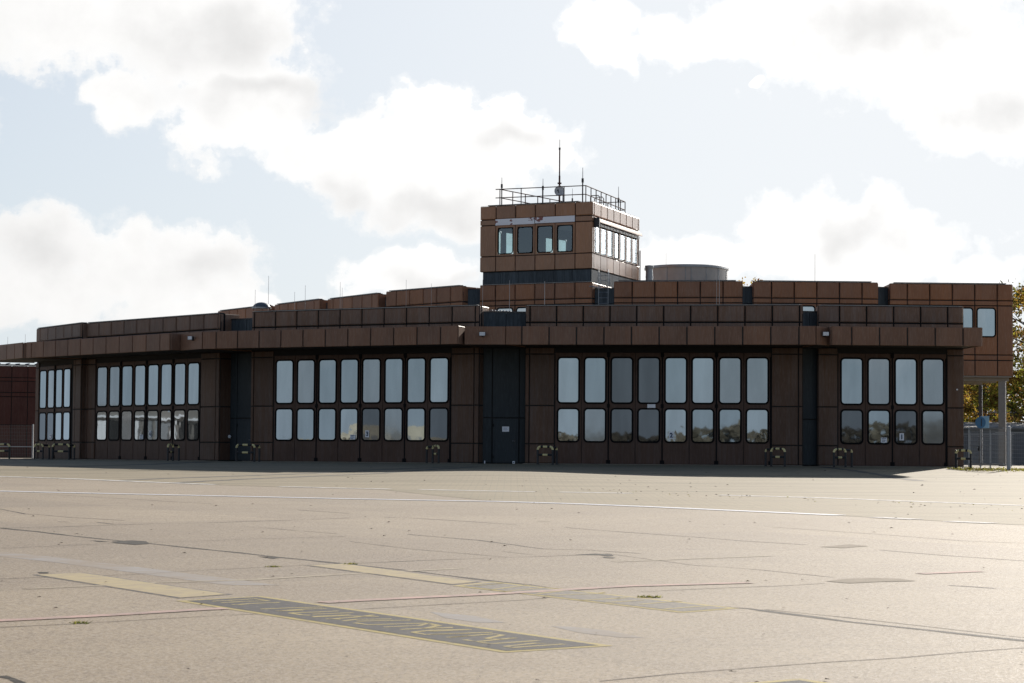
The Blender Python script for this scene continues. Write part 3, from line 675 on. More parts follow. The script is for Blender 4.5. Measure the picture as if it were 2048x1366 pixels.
mb = MB(); mb.tube([(2.77, 126, 13.8), (2.77, 126, 15.2)], .04, M['steel'], 6); mb.build('brace', mast)
for x, y, z0, z1, r, lab in (
    (-14.79, 131, 6.7, 9.80, .013, 'thin lightning rod left of the pale skylight dome on the left wing'),
    (-14.03, 131, 6.7, 10.60, .015, 'tallest thin lightning rod of the left wing, right of the skylight dome'),
    (-12.33, 129, 6.7, 9.55, .012, 'shorter lightning rod of the pair above the third box of the left wing'),
    (-11.73, 129, 6.7, 9.92, .014, 'taller lightning rod of the pair above the third box of the left wing'),
    (-9.60, 127, 6.7, 9.97, .013, 'taller of two lightning rods standing close together behind the left wing'),
    (-9.49, 127, 6.7, 9.66, .012, 'shorter of two lightning rods standing close together behind the left wing'),
    (-5.83, 125, 6.7, 9.97, .012, 'lightning rod over the left wing box nearest to the tower'),
    (-4.41, 124, 6.7, 9.70, .011, 'very short lightning rod just left of the tower'),
    (-1.46, 112, 6.7, 8.99, .012, 'pale lightning rod in front of the left edge of the tower base'),
    (-.14, 112, 6.7, 8.99, .014, 'pale lightning rod in front of the tower base above the recessed steel door'),
    (1.59, 112, 6.7, 8.96, .018, 'thickest pale lightning rod in front of the tower base'),
    (10.05, 112, 6.7, 9.62, .012, 'left rod of the close pair of pale lightning rods under the grey tank'),
    (10.18, 112, 6.7, 9.62, .014, 'right rod of the close pair of pale lightning rods under the grey tank'),
    (8.43, 125, 9.32, 11.58, .012, 'thin lightning rod in front of the grey tank'),
    (16.61, 125, 9.32, 11.55, .014, 'lone lightning rod above the middle box of the right wing'),
    (-27.76, 125.5, 5.96, 6.70, .010, 'tiny lightning rod at the far left end of the canopy'),
    (-26.56, 124.4, 5.96, 6.80, .010, 'tiny lightning rod on the canopy beside the leftmost parapet')):
    antenna(x, y, z0, z1, r, lab)
# ladder
lad = empty('roof_ladder', (5.15, 120.6, 6.7), 'grey steel ladder climbing from the low roof to the tower between two brown boxes', 'ladder')
for uu in (0, .5):
    mb = MB(); x = 4.57 + uu; mb.tube([(x, 120.55, 6.7), (x, 120.55, 10.1), (x, 120.75, 10.28), (x, 121.1, 10.28), (x + .1, 121.3, 10.1), (x + .1, 121.3, 9.3)], .022, M['steel'], 6); mb.build('stile', lad)
for i in range(11):
    mb = MB(); mb.tube([(4.57, 120.55, 6.95 + i * .3), (5.07, 120.55, 6.95 + i * .3)], .014, M['steel'], 6); mb.build('rung', lad)
# torn flashing on the wall head beside the ladder
mb = MB(); rr = random.Random(3)
for i in range(9):
    x0 = 4.1 + i * .11; y0 = 121.2 + i * .06; mb.tube([(x0, y0, 9.40 - i * .018), (x0 + .16, y0 - .05, 9.41 - i * .02), (x0 + .26, y0, 9.36 - i * .018)], .022, M['galv'], 5)
mb.build('roof_flashing', station)
mb = MB()
for i in range(7):
    x0 = -1.05 + i * .14; mb.tube([(x0, 103.4, 6.93 - i * .006), (x0 + .12, 103.3, 6.95 - i * .008), (x0 + .2, 103.4, 6.92 - i * .008)], .022, M['galv'], 5)
mb.build('roof_flashing', station)
# tank
tank = empty('roof_tank', (10.32, 135, 9.32), 'round grey sheet metal tank standing on the roof behind the tower', 'tank')
mb = MB(); mb.lathe([(2.42, 9.32), (2.42, 11.44)], M['tank'], 64, (10.32, 135)); mb.build('shell', tank, smooth=False)
mb = MB(); mb.lathe([(2.50, 11.44), (2.50, 11.56), (2.42, 11.60), (.1, 11.62)], M['steel'], 64, (10.32, 135)); mb.build('rim', tank)
mb = MB()
for a in (-152, -122, -96, -88, -66, -44, -20): mb.tube([(10.32 + 2.43 * math.cos(R(a)), 135 + 2.43 * math.sin(R(a)), 9.32), (10.32 + 2.43 * math.cos(R(a)), 135 + 2.43 * math.sin(R(a)), 11.43)], .02, M['steel'], 5)
mb.build('seam', tank)
vent = empty('vent_pipe', (7.58, 126, 9.32), 'shiny steel vent pipe with flared cap beside the tower', 'vent')
mb = MB(); mb.lathe([(.20, 9.32), (.20, 10.28), (.22, 10.28), (.22, 10.33), (.20, 10.33)], M['galv'], 20, (7.58, 126)); mb.build('pipe', vent)
mb = MB(); mb.lathe([(.20, 10.33), (.19, 10.72), (.25, 10.86), (.25, 10.93), (.03, 10.97)], M['galv'], 20, (7.58, 126)); mb.build('cap', vent)
dm = empty('skylight_dome', (-15.41, 140, 9.3), 'shallow pale blue skylight dome peeking over the left wing', 'skylight')
mb = MB(); mb.lathe([(.55 * math.cos(R(a)), 9.32 + .36 * math.sin(R(a))) for a in range(0, 90, 12)], M['dome'], 24, (-15.41, 140)); mb.build('shell', dm, smooth=True)
mb = MB(); mb.lathe([(.60, 9.28), (.60, 9.36), (.54, 9.36)], M['steel'], 24, (-15.41, 140)); mb.build('kerb', dm)
# floodlights on the canopy fillers
def flood(a, b, t, z, label, turn=0):
    A = Vector(FR[a[0]].xy(a[1], a[2])); Bv = Vector(FR[b[0]].xy(b[1], b[2])); dd = Bv - A
    P = A + dd * t; F = Fr(P, math.degrees(math.atan2(dd.y, dd.x))); G = Fr(F.xy(0, .14), F.deg + turn)
    th = empty('floodlight', F.w(0, 0, z), label, 'floodlight', 'floodlights on the canopy')
    mb = MB(); mb.box(F, -.03, .03, -.01, .10, z - .12, z - .06, M['darkmetal']); mb.build('bracket', th)
    mb = MB(); mb.raw([G.w(u, v, zz) for v, du, z0, z1 in ((-.06, .11, z - .07, z + .07), (.08, .14, z - .09, z + .09)) for u, zz in ((-du, z0), (du, z0), (du, z1), (-du, z1))], [(3, 2, 1, 0), (0, 1, 5, 4), (1, 2, 6, 5), (2, 3, 7, 6), (3, 0, 4, 7), (4, 5, 6, 7)], M['darkmetal']); mb.build('housing', th)
    mb = MB(); mb.box(G, -.125, .125, .0805, .09, z - .075, z + .08, M['lampglass'])
    for i in range(3): mb.box(G, -.10, .10, .0905, .094, z - .05 + i * .05, z - .035 + i * .05, M['white'])
    mb.build('lens', th)
flood(('D', 6.64, 2.35), ('C', -6.80, 2.99), .62, 5.74, 'small floodlight on the canopy between bays 4 and 3, turned to the left', 24)
flood(('C', 6.92, 2.45), ('B', -6.66, 2.75), .45, 5.66, 'small floodlight on the canopy above the steel door with the paper notice')
flood(('B', 6.83, 2.74), ('A', -3.22, 2.35), .52, 5.68, 'small floodlight on the canopy between bays 2 and 1', -44)
# ------------------------------------------------------------------ collision guards
def arc(p, q, r, c, n=5): return [tuple(Vector(c) + (Vector(p) - Vector(c)) * math.cos(R(90 * i / n)) + (Vector(q) - Vector(c)) * math.sin(R(90 * i / n))) for i in range(n + 1)]
def guard(Lp, Rp, armback, label, post_on='R'):
    """bent tube guard: front arm from Lp to Rp, second arm going back from one end"""
    zL = gz(*Lp)
    t = empty('collision_guard', (Lp[0], Lp[1], zL), label, 'guard rail', 'yellow and black guards in front of the doors')
    H, r = .77, .048
    def hoop(a, b, first, last, start_yellow):
        a3, b3 = Vector((*a, gz(*a))), Vector((*b, gz(*b)))
        d = (b3 - a3); L = d.length; d.normalize(); up = Vector((0, 0, 1))
        ta, tb = a3 + up * H, b3 + up * H; q = min(.13, L * .3)
        path = []
        for i in range(7): an = R(90 * i / 6); path.append(ta - up * q + d * q + (-d * q) * math.cos(an) + up * q * math.sin(an))
        n0 = len(path)
        for f in (.36, .64): path.append(ta.lerp(tb, f))
        path2 = []
        for i in range(7): an = R(90 * i / 6); path2.append(tb - up * q - d * q + d * q * math.sin(an) + up * q * math.cos(an))
        full = path + path2
        bands = [(full[0:7], 'yellow'), (full[6:8], 'blackpaint'), (full[7:9], 'yellow'), (full[8:10], 'blackpaint'), (full[9:16], 'yellow')]
        mb = MB()
        for pts, m_ in bands: mb.tube(pts, r if m_ == 'blackpaint' else r + .001, M[m_], 8)
        mb.build('top_rail', t)
        for flag, p, e in ((first, a3, full[0]), (last, b3, full[15])):
            if not flag: continue
            mb = MB(); mb.tube([p - up * .05, e], r, M['blackpaint'], 8); mb.tube([p - up * .02, p + up * .012], .075, M['blackpaint'], 8); mb.build('post', t)
        mb = MB(); m1, m2 = a3 + up * .42, b3 + up * .42
        for f0, f1, m_ in ((.04, .34, 'blackpaint'), (.34, .66, 'yellow'), (.66, .96, 'blackpaint')): mb.tube([m1.lerp(m2, f0), m1.lerp(m2, f1)], .046 if m_ == 'blackpaint' else .047, M[m_], 8)
        mb.build('middle_rail', t)
    hoop(Lp, Rp, True, True, True)
    c = Rp if post_on == 'R' else Lp
    e = (c[0] + armback[0] * .5, c[1] + armback[1] * .5)
    a3 = Vector((*c, gz(*c))); b3 = Vector((*e, gz(*e))); up = Vector((0, 0, 1)); d = (b3 - a3).normalized()
    mb = MB(); mb.tube([a3 + up * (H - .04), b3 + up * (H - .04) - d * .1], r, M['blackpaint'], 8); mb.tube([b3 + up * (H - .04) - d * .1, b3 + up * (H - .07) - d * .03, b3 + up * (H - .14)], r + .001, M['yellow'], 8); mb.build('top_rail', t)
    mb = MB(); mb.tube([b3 - up * .05, b3 + up * (H - .14)], r, M['blackpaint'], 8); mb.tube([b3 - up * .02, b3 + up * .012], .075, M['blackpaint'], 8); mb.build('post', t)
    return t
def px(x, Y): return ((x - 1024) / 4565 * Y * 1.0013, Y)
for (xl, yl), (xr, yr), ab, on, lab in (
    ((1912, 97.2), (1941, 96.9), (.12, .72), 'L', 'rightmost yellow and black guard, partly in the sun at the corner of bay 1'),
    ((1668, 97.4), (1691, 97.7), (.62, .55), 'R', 'yellow and black guard at the left side of bay 1'),
    ((1543, 98.0), (1570, 97.5), (-.42, .6), 'L', 'yellow and black guard at the right side of bay 2'),
    ((1077, 98.5), (1107, 98.3), (.35, .75), 'R', 'yellow and black guard at the left side of bay 2 beside the steel door'),
    ((867.5, 101.2), (879.5, 100.7), (-.55, .62), 'L', 'narrow end-on yellow and black guard at the right side of bay 3'),
    ((476, 105.2), (512, 104.6), (.35, .8), 'R', 'yellow and black guard in front of the slate recess between bays 4 and 3'),
    ((339, 107.2), (349.5, 107.8), (.45, .7), 'R', 'narrow end-on yellow and black guard in front of bay 4'),
    ((109, 115.5), (142, 115.2), (.4, .7), 'R', 'wide yellow and black guard at the right side of the leftmost bay'),
    ((73, 119.2), (90, 119.0), (.55, .5), 'R', 'yellow and black guard at the left corner of the leftmost bay'),
    ((-6, 119.6), (23, 119.4), (.2, .7), 'L', 'yellow and black guard at the left edge in front of the wire fence')):
    guard(px(xl, yl), px(xr, yr), ab, lab, on)

# ------------------------------------------------------------------ fences and gate on the right, fence on the left
def fence(name, A, B, h, posts, label, cat, z0=.06, wire='galv', post_w=.05, dz=.2, dx=.1, rails=(), frame=False, posth=None, step=False):
    A = Vector(A); B = Vector(B); d = B - A; L = d.length; F = Fr(A, math.degrees(math.atan2(d.y, d.x))); g0 = gz(*A)
    t = empty(name, (A.x, A.y, g0), label, cat)
    mb = MB(); n = int(L / dx)
    for i in range(1, n):
        u = L * i / n; mb.box(F, u - .003, u + .003, -.003, .003, g0 + z0, g0 + h, M[wire])
    z = z0
    while z < h + .01:
        mb.box(F, 0, L, .0035, .0115, g0 + z - .004, g0 + z + .004, M[wire]); mb.box(F, 0, L, -.0115, -.0035, g0 + z - .004, g0 + z + .004, M[wire]); z += dz
    mb.build('wire_mesh', t)
    for p, w, ph in posts:
        mb = MB(); u = p * L; zz = gz(*F.xy(u, 0)); mb.box(F, u - w / 2, u + w / 2, -w / 2, w / 2, zz - .05, zz + ph, M['galv'], .006)
        mb.build('post', t)
    for z, w in rails:
        mb = MB(); mb.box(F, 0, L, -w / 2, w / 2, g0 + z - w / 2, g0 + z + w / 2, M['galv'], .004); mb.build('rail', t)
    return t, F, L
G0, G1 = (20.12, 100.6), (20.45, 95.0)
gt, F, L = fence('wire_gate', (19.95, 99.6), (20.48, 95.0), 1.66, [(0, .06, 1.72), (.34, .045, 1.68), (.62, .045, 1.66)], 'galvanised wire mesh gate beside the right corner of the fire station', 'gate', .14, rails=((.16, .045), (1.66, .045)))
mb = MB(); mb.box(F, L * .30, L * .34, -.05, .05, .72, .92, M['darkmetal'], .01); mb.tube([F.w(L * .32, .05, .86), F.w(L * .32, .12, .86), F.w(L * .26, .12, .86)], .012, M['steel'], 6); mb.build('lock', gt)
gp = empty('gate_post', (20.62, 94.7, gz(20.6, 94.7)), 'thick round galvanised gate post at the free end of the wire gate', 'post')
mb = MB(); mb.tube([(20.62, 94.7, -.2), (20.62, 94.7, 1.66)], .085, M['galv'], 14); mb.build('tube', gp); mb = MB(); mb.lathe([(.09, 1.66), (.088, 1.69), (.05, 1.73), (.01, 1.74)], M['galv'], 14, (20.62, 94.7)); mb.build('cap', gp)
fence('wire_fence', (24.9, 117.5), (31.5, 116.4), 1.74, [(.12, .06, 1.78), (.27, .06, 1.8), (.36, .06, 1.8), (.7, .06, 1.8)], 'galvanised wire fence at the right edge behind the concrete column', 'fence', .08, rails=((1.74, .04),))
fence('wire_fence', (21.6, 113.0), (24.8, 112.6), 1.62, [(.04, .05, 1.66), (.34, .05, 1.66), (.64, .05, 1.66), (.93, .05, 1.66)], 'galvanised wire fence seen through the gate in front of the grey boards', 'fence', .08, rails=((1.6, .035), (.1, .035)))
fence('wire_fence', (-33.0, 131.0), (-27.22, 130.0), 1.92, [(.5, .05, 1.62), (.999, .08, 1.96)], 'galvanised wire fence at the left edge in front of the red-brown building', 'fence', .10, wire='steel_dark', rails=((.68, .05),))
bw = empty('board_fence', (27, 141, 0), 'long grey horizontal board wall behind the wire fence on the right', 'fence')
F = Fr((24, 141.5), -2)
for i in range(8):
    mb = MB(); mb.box(F, 0, 26, -.04, 0, .05 + i * .235, .05 + i * .235 + .222, M['fencegrey'], .01); mb.build('board', bw)
for i in range(10):
    mb = MB(); mb.box(F, .2 + i * 2.8, .32 + i * 2.8, -.16, -.041, -.1, 1.98, M['steel']); mb.build('post', bw)
# low store with pale roof behind the boards
st_ = empty('store_shed', (36, 152, 0), 'low grey shed with pale leaf-strewn flat roof behind the grey boards', 'shed')
F = Fr((29.5, 150), -3); mb = MB(); mb.prism([F.xy(0, 0), F.xy(14, 0), F.xy(14, -9), F.xy(0, -9)], -.2, 2.35, M['fencegrey']); mb.build('wall', st_)
mb = MB(); mb.raw([F.w(-.3, .3, 2.34), F.w(14.3, .3, 2.34), F.w(14.3, -9.3, 2.84), F.w(-.3, -9.3, 2.84), F.w(-.3, .3, 2.46), F.w(14.3, .3, 2.46), F.w(14.3, -9.3, 2.96), F.w(-.3, -9.3, 2.96)], [(3, 2, 1, 0), (4, 5, 6, 7), (0, 1, 5, 4), (1, 2, 6, 5), (2, 3, 7, 6), (3, 0, 4, 7)], M['roof']); mb.build('roof', st_)
tr = empty('parked_trailer', (37.5, 166, 0), 'dark flat trailer parked beyond the pale shed roof', 'trailer')
F = Fr((33.5, 166), -3); mb = MB(); mb.box(F, 0, 9, -2.4, 0, 2.4, 3.05, M['darkmetal'], .03); mb.build('body', tr)
mb = MB()
for i in range(7): mb.box(F, .1 + i * 1.45, .18 + i * 1.45, -.08, -.01, 3.055, 3.75, M['darkmetal'])
mb.box(F, 0, 9, -.06, -.02, 3.5, 3.6, M['darkmetal']); mb.box(F, 0, 9, -.06, -.02, 3.75, 3.85, M['steel']); mb.build('side_rack', tr)
for u in (1.2, 2.4, 7.4):
    mb = MB(); mb.tube([F.w(u, .02, 1.9), F.w(u, -.3, 1.9)], .5, M['rubber'], 16); mb.build('wheel', tr)
mb = MB(); mb.box(F, .6, 8.2, -2.2, -.2, -.1, 2.395, M['darkmetal']); mb.build('chassis', tr)
# round blue sign seen from behind the gate
sg = empty('road_sign', (23.45, 114, 0), 'blue disc sign with dark upright bar on a pale blue square behind the gate', 'sign')
F = Fr((23.45, 114), 8)
mb = MB(); mb.tube([(23.45, 114.1, -.1), (23.45, 114.1, 2.5)], .035, M['galv'], 8); mb.build('pole', sg)
mb = MB(); mb.box(F, -.02, .42, -.02, .0, 1.92, 2.52, M['lightblue'], .01); mb.build('square_plate', sg)
mb = MB(); n = 24; c = (-.04, 2.19); mb.raw([F.w(c[0] + .27 * math.cos(2 * math.pi * i / n), v, c[1] + .29 * math.sin(2 * math.pi * i / n)) for v in (.004, .024) for i in range(n)],
  [tuple(n + i for i in range(n))] + [(i, (i + 1) % n, n + (i + 1) % n, n + i) for i in range(n)], M['blue']); mb.box(F, -.02, .03, .0245, .027, 2.0, 2.38, M['darkmetal']); mb.build('disc', sg)

# ------------------------------------------------------------------ red-brown building on the far left
an = empty('annex_building', (-34, 150, 0), 'flat-roofed red-brown panelled building at the far left behind the wire fence', 'building')
F = Fr((-38.2, 148.6), 12)
mb = MB(); mb.prism([F.xy(-12, -.07), F.xy(9, -.07), F.xy(9, -12), F.xy(-12, -12)], -.2, 6.0, M['core'], M['roof'])
us = [-12 + 1.03 * i for i in range(21)]
for z0, z1 in ((.05, 2.15), (2.15, 4.0), (4.0, 4.28), (4.28, 5.02), (5.02, 5.25), (5.25, 6.05)): panel_row(mb, F, us, -.06, 0, z0, z1, M['annex'], .022)
mb.build('wall', an)
mb = MB(); mb.box(F, -12, 9, -.4, .05, 6.055, 6.13, M['coping']); 
for i in range(9): mb.tube([F.w(2.0 + i * .62, -.2, 6.14), F.w(2.3 + i * .62, -.22, 6.17 + .02 * (i % 3))], .035, M['galv'], 5)
mb.build('roof_edge', an)

# ------------------------------------------------------------------ trees
def leaf_mat(name, col, tr):
    m, nt, out = nm(name); t = NT(nt)
    g = t.n('ShaderNodeNewGeometry'); hv = t.n('ShaderNodeHueSaturation'); hv.inputs['Color'].default_value = (*col, 1)
    t.l(t.math('ADD', t.math('MULTIPLY', g.outputs['Random Per Island'], .9), .55), hv.inputs['Value']); t.l(t.math('ADD', t.math('MULTIPLY', g.outputs['Random Per Island'], .05), .475), hv.inputs['Hue'])
    d = t.n('ShaderNodeBsdfDiffuse'); t.l(hv.outputs[0], d.inputs[0])
    l = t.n('ShaderNodeBsdfTranslucent'); mxc = t.mix(1.0, hv.outputs[0], tuple(tr), 'MULTIPLY'); t.l(mxc, l.inputs[0])
    mx = t.n('ShaderNodeMixShader'); mx.inputs[0].default_value = .58; t.l(d.outputs[0], mx.inputs[1]); t.l(l.outputs[0], mx.inputs[2]); t.l(mx.outputs[0], out.inputs[0])
    return m
LM = {'gold': leaf_mat('gold_leaf', (.30, .195, .05), (1.0, .95, .75)), 'brown': leaf_mat('brown_leaf', (.16, .095, .048), (1, .92, .75)),
      'lime': leaf_mat('yellow_green_leaf', (.24, .225, .055), (1, 1, .6)), 'green': leaf_mat('dark_green_leaf', (.06, .07, .022), (1, 1, .5)), 'olive': leaf_mat('olive_leaf', (.15, .13, .05), (1, 1, .6))}
def tree(x, y, h, r, mix, n, label, seed, trunk=.16, low=.25, size=.13, cat='tree', group=None, name='autumn_tree', gap=.5):
    rnd = random.Random(seed); z0 = 0.0
    t = empty(name, (x, y, z0), label, cat, group)
    mb = MB(); tips = []
    top = Vector((x + rnd.uniform(-.3, .3), y, h * .9))
    mb.tube([(x, y, -.1), (x + .05, y, h * .3), tuple(Vector((x, y, 0)).lerp(top, .65)), tuple(top)], trunk, M['bark'], 7, trunk * .15)
    for i in range(13):
        f = rnd.uniform(low, .88); b = Vector((x, y, h * f)); a = rnd.uniform(0, 6.28); l = r * (1.05 - .6 * abs(f - .5)) * rnd.uniform(.6, 1)
        e = b + Vector((math.cos(a) * l, math.sin(a) * l, l * rnd.uniform(.2, .7)))
        mb.tube([tuple(b), tuple(b.lerp(e, .5) + Vector((0, 0, -.1))), tuple(e)], trunk * .35, M['bark'], 5, trunk * .06); tips += [b.lerp(e, .55), b.lerp(e, .8), e]
        for q in range(2):
            e2 = e + Vector((rnd.uniform(-1, 1), rnd.uniform(-1, 1), rnd.uniform(-.2, 1))) * r * .3
            mb.tube([tuple(b.lerp(e, .7)), tuple(e2)], trunk * .12, M['bark'], 4, trunk * .04); tips.append(e2)
    mb.build('trunk', t)
    cl = []
    for i in range(34):
        if rnd.random() < .6: c = rnd.choice(tips) + Vector((rnd.gauss(0, .25), rnd.gauss(0, .25), rnd.gauss(0, .25)))
        else:
            f = rnd.uniform(low, .98); rr = r * math.sqrt(max(.05, 1 - ((f - .5) / .55) ** 2)); a = rnd.uniform(0, 6.28); q = math.sqrt(rnd.random())
            c = Vector((x + math.cos(a) * rr * q, y + math.sin(a) * rr * q, h * f))
        cl.append((c, rnd.uniform(.45, 1.0) * r * .36, rnd.choices([m_ for m_, _ in mix], [w for _, w in mix])[0]))
    vs = {k: [] for k in LM}; mb = MB()
    for i in range(n):
        c, s, m_ = rnd.choice(cl)
        if rnd.random() < .25: m_ = rnd.choices([k for k, _ in mix], [w for _, w in mix])[0]
        d = Vector((rnd.gauss(0, 1), rnd.gauss(0, 1), rnd.gauss(0, .8))).normalized() * s * rnd.random() ** gap
        p = c + d; q = size * rnd.uniform(.6, 1.3)
        a = Vector((rnd.gauss(0, 1), rnd.gauss(0, 1), rnd.gauss(0, 1))).normalized(); b = a.cross(Vector((rnd.gauss(0, 1), rnd.gauss(0, 1), rnd.gauss(0, 1)))).normalized()
        mb.poly([tuple(p - a * q), tuple(p + b * q * .55), tuple(p + a * q), tuple(p - b * q * .55)], LM[m_])
    mb.build('crown', t)
tg = 'autumn trees behind the fence on the right'
tree(36.2, 158, 12.6, 3.6, [('olive', 3), ('gold', 5), ('lime', 2), ('brown', 2)], 5200, 'tall autumn tree at the right edge with sunlit golden leaves and dark hollows', 11, .22, .25, .14, group=tg)
tree(40.5, 172, 13.5, 4.2, [('green', 5), ('olive', 3), ('brown', 2)], 4200, 'dark green tree behind the golden one at the right edge', 12, .24, .2, .16, group=tg)
tree(33.6, 164, 7.6, 2.6, [('gold', 5), ('brown', 2), ('lime', 2)], 3000, 'golden yellow tree just right of the concrete column', 13, .15, .25, .12, group=tg)
tree(29.2, 157, 5.9, 2.0, [('lime', 5), ('gold', 2), ('olive', 2)], 2600, 'yellow-green bush left of the blue sign under the raised wing', 14, .1, .08, .11, 'bush', group=tg, name='autumn_bush')
tree(33.0, 160, 5.6, 1.9, [('lime', 4), ('gold', 3), ('green', 1)], 2400, 'yellow-green bush between the blue sign and the concrete column', 15, .1, .08, .11, 'bush', group=tg, name='autumn_bush')
tree(31.0, 168, 8.2, 2.6, [('brown', 5), ('gold', 2), ('olive', 2)], 3000, 'brown-leaved tree in the middle under the raised wing', 16, .15, .12, .13, group=tg)
tree(28.2, 172, 8.6, 2.7, [('brown', 4), ('gold', 2), ('green', 2)], 2600, 'brown and gold tree touching the right corner of the station', 17, .16, .12, .13, group=tg)
tree(37.8, 182, 9.0, 3.2, [('green', 4), ('brown', 3)], 2600, 'dark tree standing behind the trailer', 18, .18, .1, .16, group=tg)
tree(43.5, 186, 10.5, 4.0, [('green', 5), ('brown', 2), ('olive', 2)], 2600, 'dark green tree farthest back at the right edge', 19, .2, .1, .17, group=tg)
tree(32.5, 190, 8.2, 3.4, [('green', 4), ('brown', 3)], 2600, 'dark tree farthest back under the raised wing', 20, .2, .05, .17, group=tg)
tree(17.0, 164, 13.35, 2.2, [('gold', 4), ('lime', 2), ('brown', 2)], 900, 'thin treetop with sparse golden leaves peeking between two roof boxes', 21, .12, .45, .12)

mb = MB(); rs = random.Random(31)
for i in range(9000):
    X = rs.uniform(30, 62); Y = 205 + rs.uniform(0, 10); h = 8.2 + 1.6 * noise.noise(Vector((X * .25, 3.1, 0))) + 1.0 * noise.noise(Vector((X * .9, 9, 0)))
    z = h * rs.random() ** .8; s = rs.uniform(.14, .3); a = rs.uniform(0, 6.28); c_, s_ = math.cos(a) * s, math.sin(a) * s
    mb.poly([(X - c_, Y, z - s_ * .6), (X + s_ * .7, Y + .2, z - c_ * .5), (X + c_, Y, z + s_ * .6), (X - s_ * .7, Y - .2, z + c_ * .5)], LM[('olive', 'brown', 'green', 'brown', 'gold')[i % 5]])
tag(mb.build('background_wood'), kind='stuff')

# ------------------------------------------------------------------ ground
m, nt, out = nm('apron_concrete'); t = NT(nt)
p1 = t.pos()
big = t.noise(p1, .09, 4); mid = t.noise(p1, .55, 5, .6); fine = t.noise(p1, 22, 3, .7); grit = t.noise(p1, 62, 2, .8)
tyre = t.noise(t.vmath('MULTIPLY', p1, (.22, 1.3, 1)).outputs[0], 1.0, 5, .6)
c = t.mix(t.ramp(big, [(.42, 0.0), (.58, 1.0)]), (.318, .246, .160), (.364, .287, .192))
c = t.mix(t.math('MULTIPLY', t.ramp(mid, [(.42, 0.0), (.64, 1.0)]), .55), c, (.248, .187, .126))
c = t.mix(t.math('MULTIPLY', t.ramp(tyre, [(.56, 0.0), (.72, 1.0)]), .45), c, (.200, .162, .122))
c = t.mix(t.math('MULTIPLY', t.ramp(fine, [(.46, 0.0), (.58, 1.0)]), .66), c, (.128, .098, .070))
c = t.mix(t.math('MULTIPLY', t.ramp(t.noise(p1, 30, 2, .7), [(.49, 0.0), (.58, 1.0)]), .62), c, (.42, .35, .27))
c = t.mix(t.math('MULTIPLY', t.ramp(grit, [(.58, 0.0), (.66, 1.0)]), .6), c, (.52, .46, .40))
mp = t.n('ShaderNodeMapping'); mp.inputs['Rotation'].default_value = (0, 0, R(56.3)); t.l(p1, mp.inputs[0])
sb = t.n('ShaderNodeTexBrick'); sb.offset = 0; sb.inputs['Scale'].default_value = 1.0; sb.inputs['Brick Width'].default_value = 7.5; sb.inputs['Row Height'].default_value = 5.0; sb.inputs['Mortar Size'].default_value = 0.0
sb.inputs['Color1'].default_value = (.90, .90, .91, 1); sb.inputs['Color2'].default_value = (1.05, 1.045, 1.03, 1); t.l(mp.outputs[0], sb.inputs['Vector'])
c = t.mix(1.0, c, sb.outputs[0], 'MULTIPLY')   # slabs cast at different times
b = t.n('ShaderNodeBsdfPrincipled'); t.l(c, b.inputs['Base Color'])
t.l(t.ramp(grit, [(.55, .85), (.75, .50)]), b.inputs['Roughness']); b.inputs['Specular IOR Level'].default_value = .22
bp = t.n('ShaderNodeBump'); bp.inputs['Strength'].default_value = .55; bp.inputs['Distance'].default_value = .006
t.l(t.math('ADD', t.math('MULTIPLY', grit, .5), fine), bp.inputs['Height']); t.l(bp.outputs[0], b.inputs['Normal'])
t.l(b.outputs[0], out.inputs[0]); M['apron'] = m
m, nt, out = nm('block_paving'); t = NT(nt)
p1 = t.pos(); rows = t.noise(t.vmath('MULTIPLY', p1, (.06, .62, 1)).outputs[0], 1.0, 5, .7); mid = t.noise(p1, .35, 4); fine = t.noise(p1, 9, 3, .7); gr = t.noise(p1, 50, 2, .8)
br = t.n('ShaderNodeTexBrick'); br.inputs['Scale'].default_value = 1.0; br.inputs['Brick Width'].default_value = .4; br.inputs['Row Height'].default_value = .2; br.inputs['Mortar Size'].default_value = .012
for i_, col_ in (('Color1', (.315, .250, .155, 1)), ('Color2', (.278, .222, .138, 1)), ('Mortar', (.17, .155, .10, 1))): br.inputs[i_].default_value = col_
t.l(p1, br.inputs['Vector'])
c = t.mix(t.math('MULTIPLY', t.ramp(mid, [(.4, 0.0), (.7, 1.0)]), .3), br.outputs[0], (.285, .235, .160))
c = t.mix(t.math('MULTIPLY', t.ramp(rows, [(.47, 0.0), (.62, 1.0)]), .62), c, (.150, .132, .075))
c = t.mix(t.math('MULTIPLY', t.ramp(fine, [(.52, 0.0), (.7, 1.0)]), .4), c, (.16, .14, .10))
c = t.mix(t.math('MULTIPLY', t.ramp(gr, [(.6, 0.0), (.7, 1.0)]), .3), c, (.46, .42, .34))
b = t.n('ShaderNodeBsdfPrincipled'); t.l(c, b.inputs['Base Color']); b.inputs['Roughness'].default_value = .85; b.inputs['Specular IOR Level'].default_value = .18
bp = t.n('ShaderNodeBump'); bp.inputs['Strength'].default_value = .4; bp.inputs['Distance'].default_value = .006; t.l(fine, bp.inputs['Height']); t.l(bp.outputs[0], b.inputs['Normal'])
t.l(b.outputs[0], out.inputs[0]); M['paver'] = m
def worn(name, col, cover, under=(.31, .25, .185), scale=7.0, rough=.88, soft=.10):
    """paint worn through to the concrete in specks"""
    m, nt, out = nm(name); t = NT(nt)
    f = t.noise(t.pos(), scale, 6, .75); c = t.mix(t.ramp(f, [(cover - soft, 0.0), (cover + soft, 1.0)]), col, under)
    b = t.n('ShaderNodeBsdfPrincipled'); t.l(c, b.inputs['Base Color']); b.inputs['Roughness'].default_value = rough; b.inputs['Specular IOR Level'].default_value = .16
    t.l(b.outputs[0], out.inputs[0]); return m
M['w_white'] = worn('worn_white_paint', (.82, .81, .81), .64, scale=9, rough=.5)
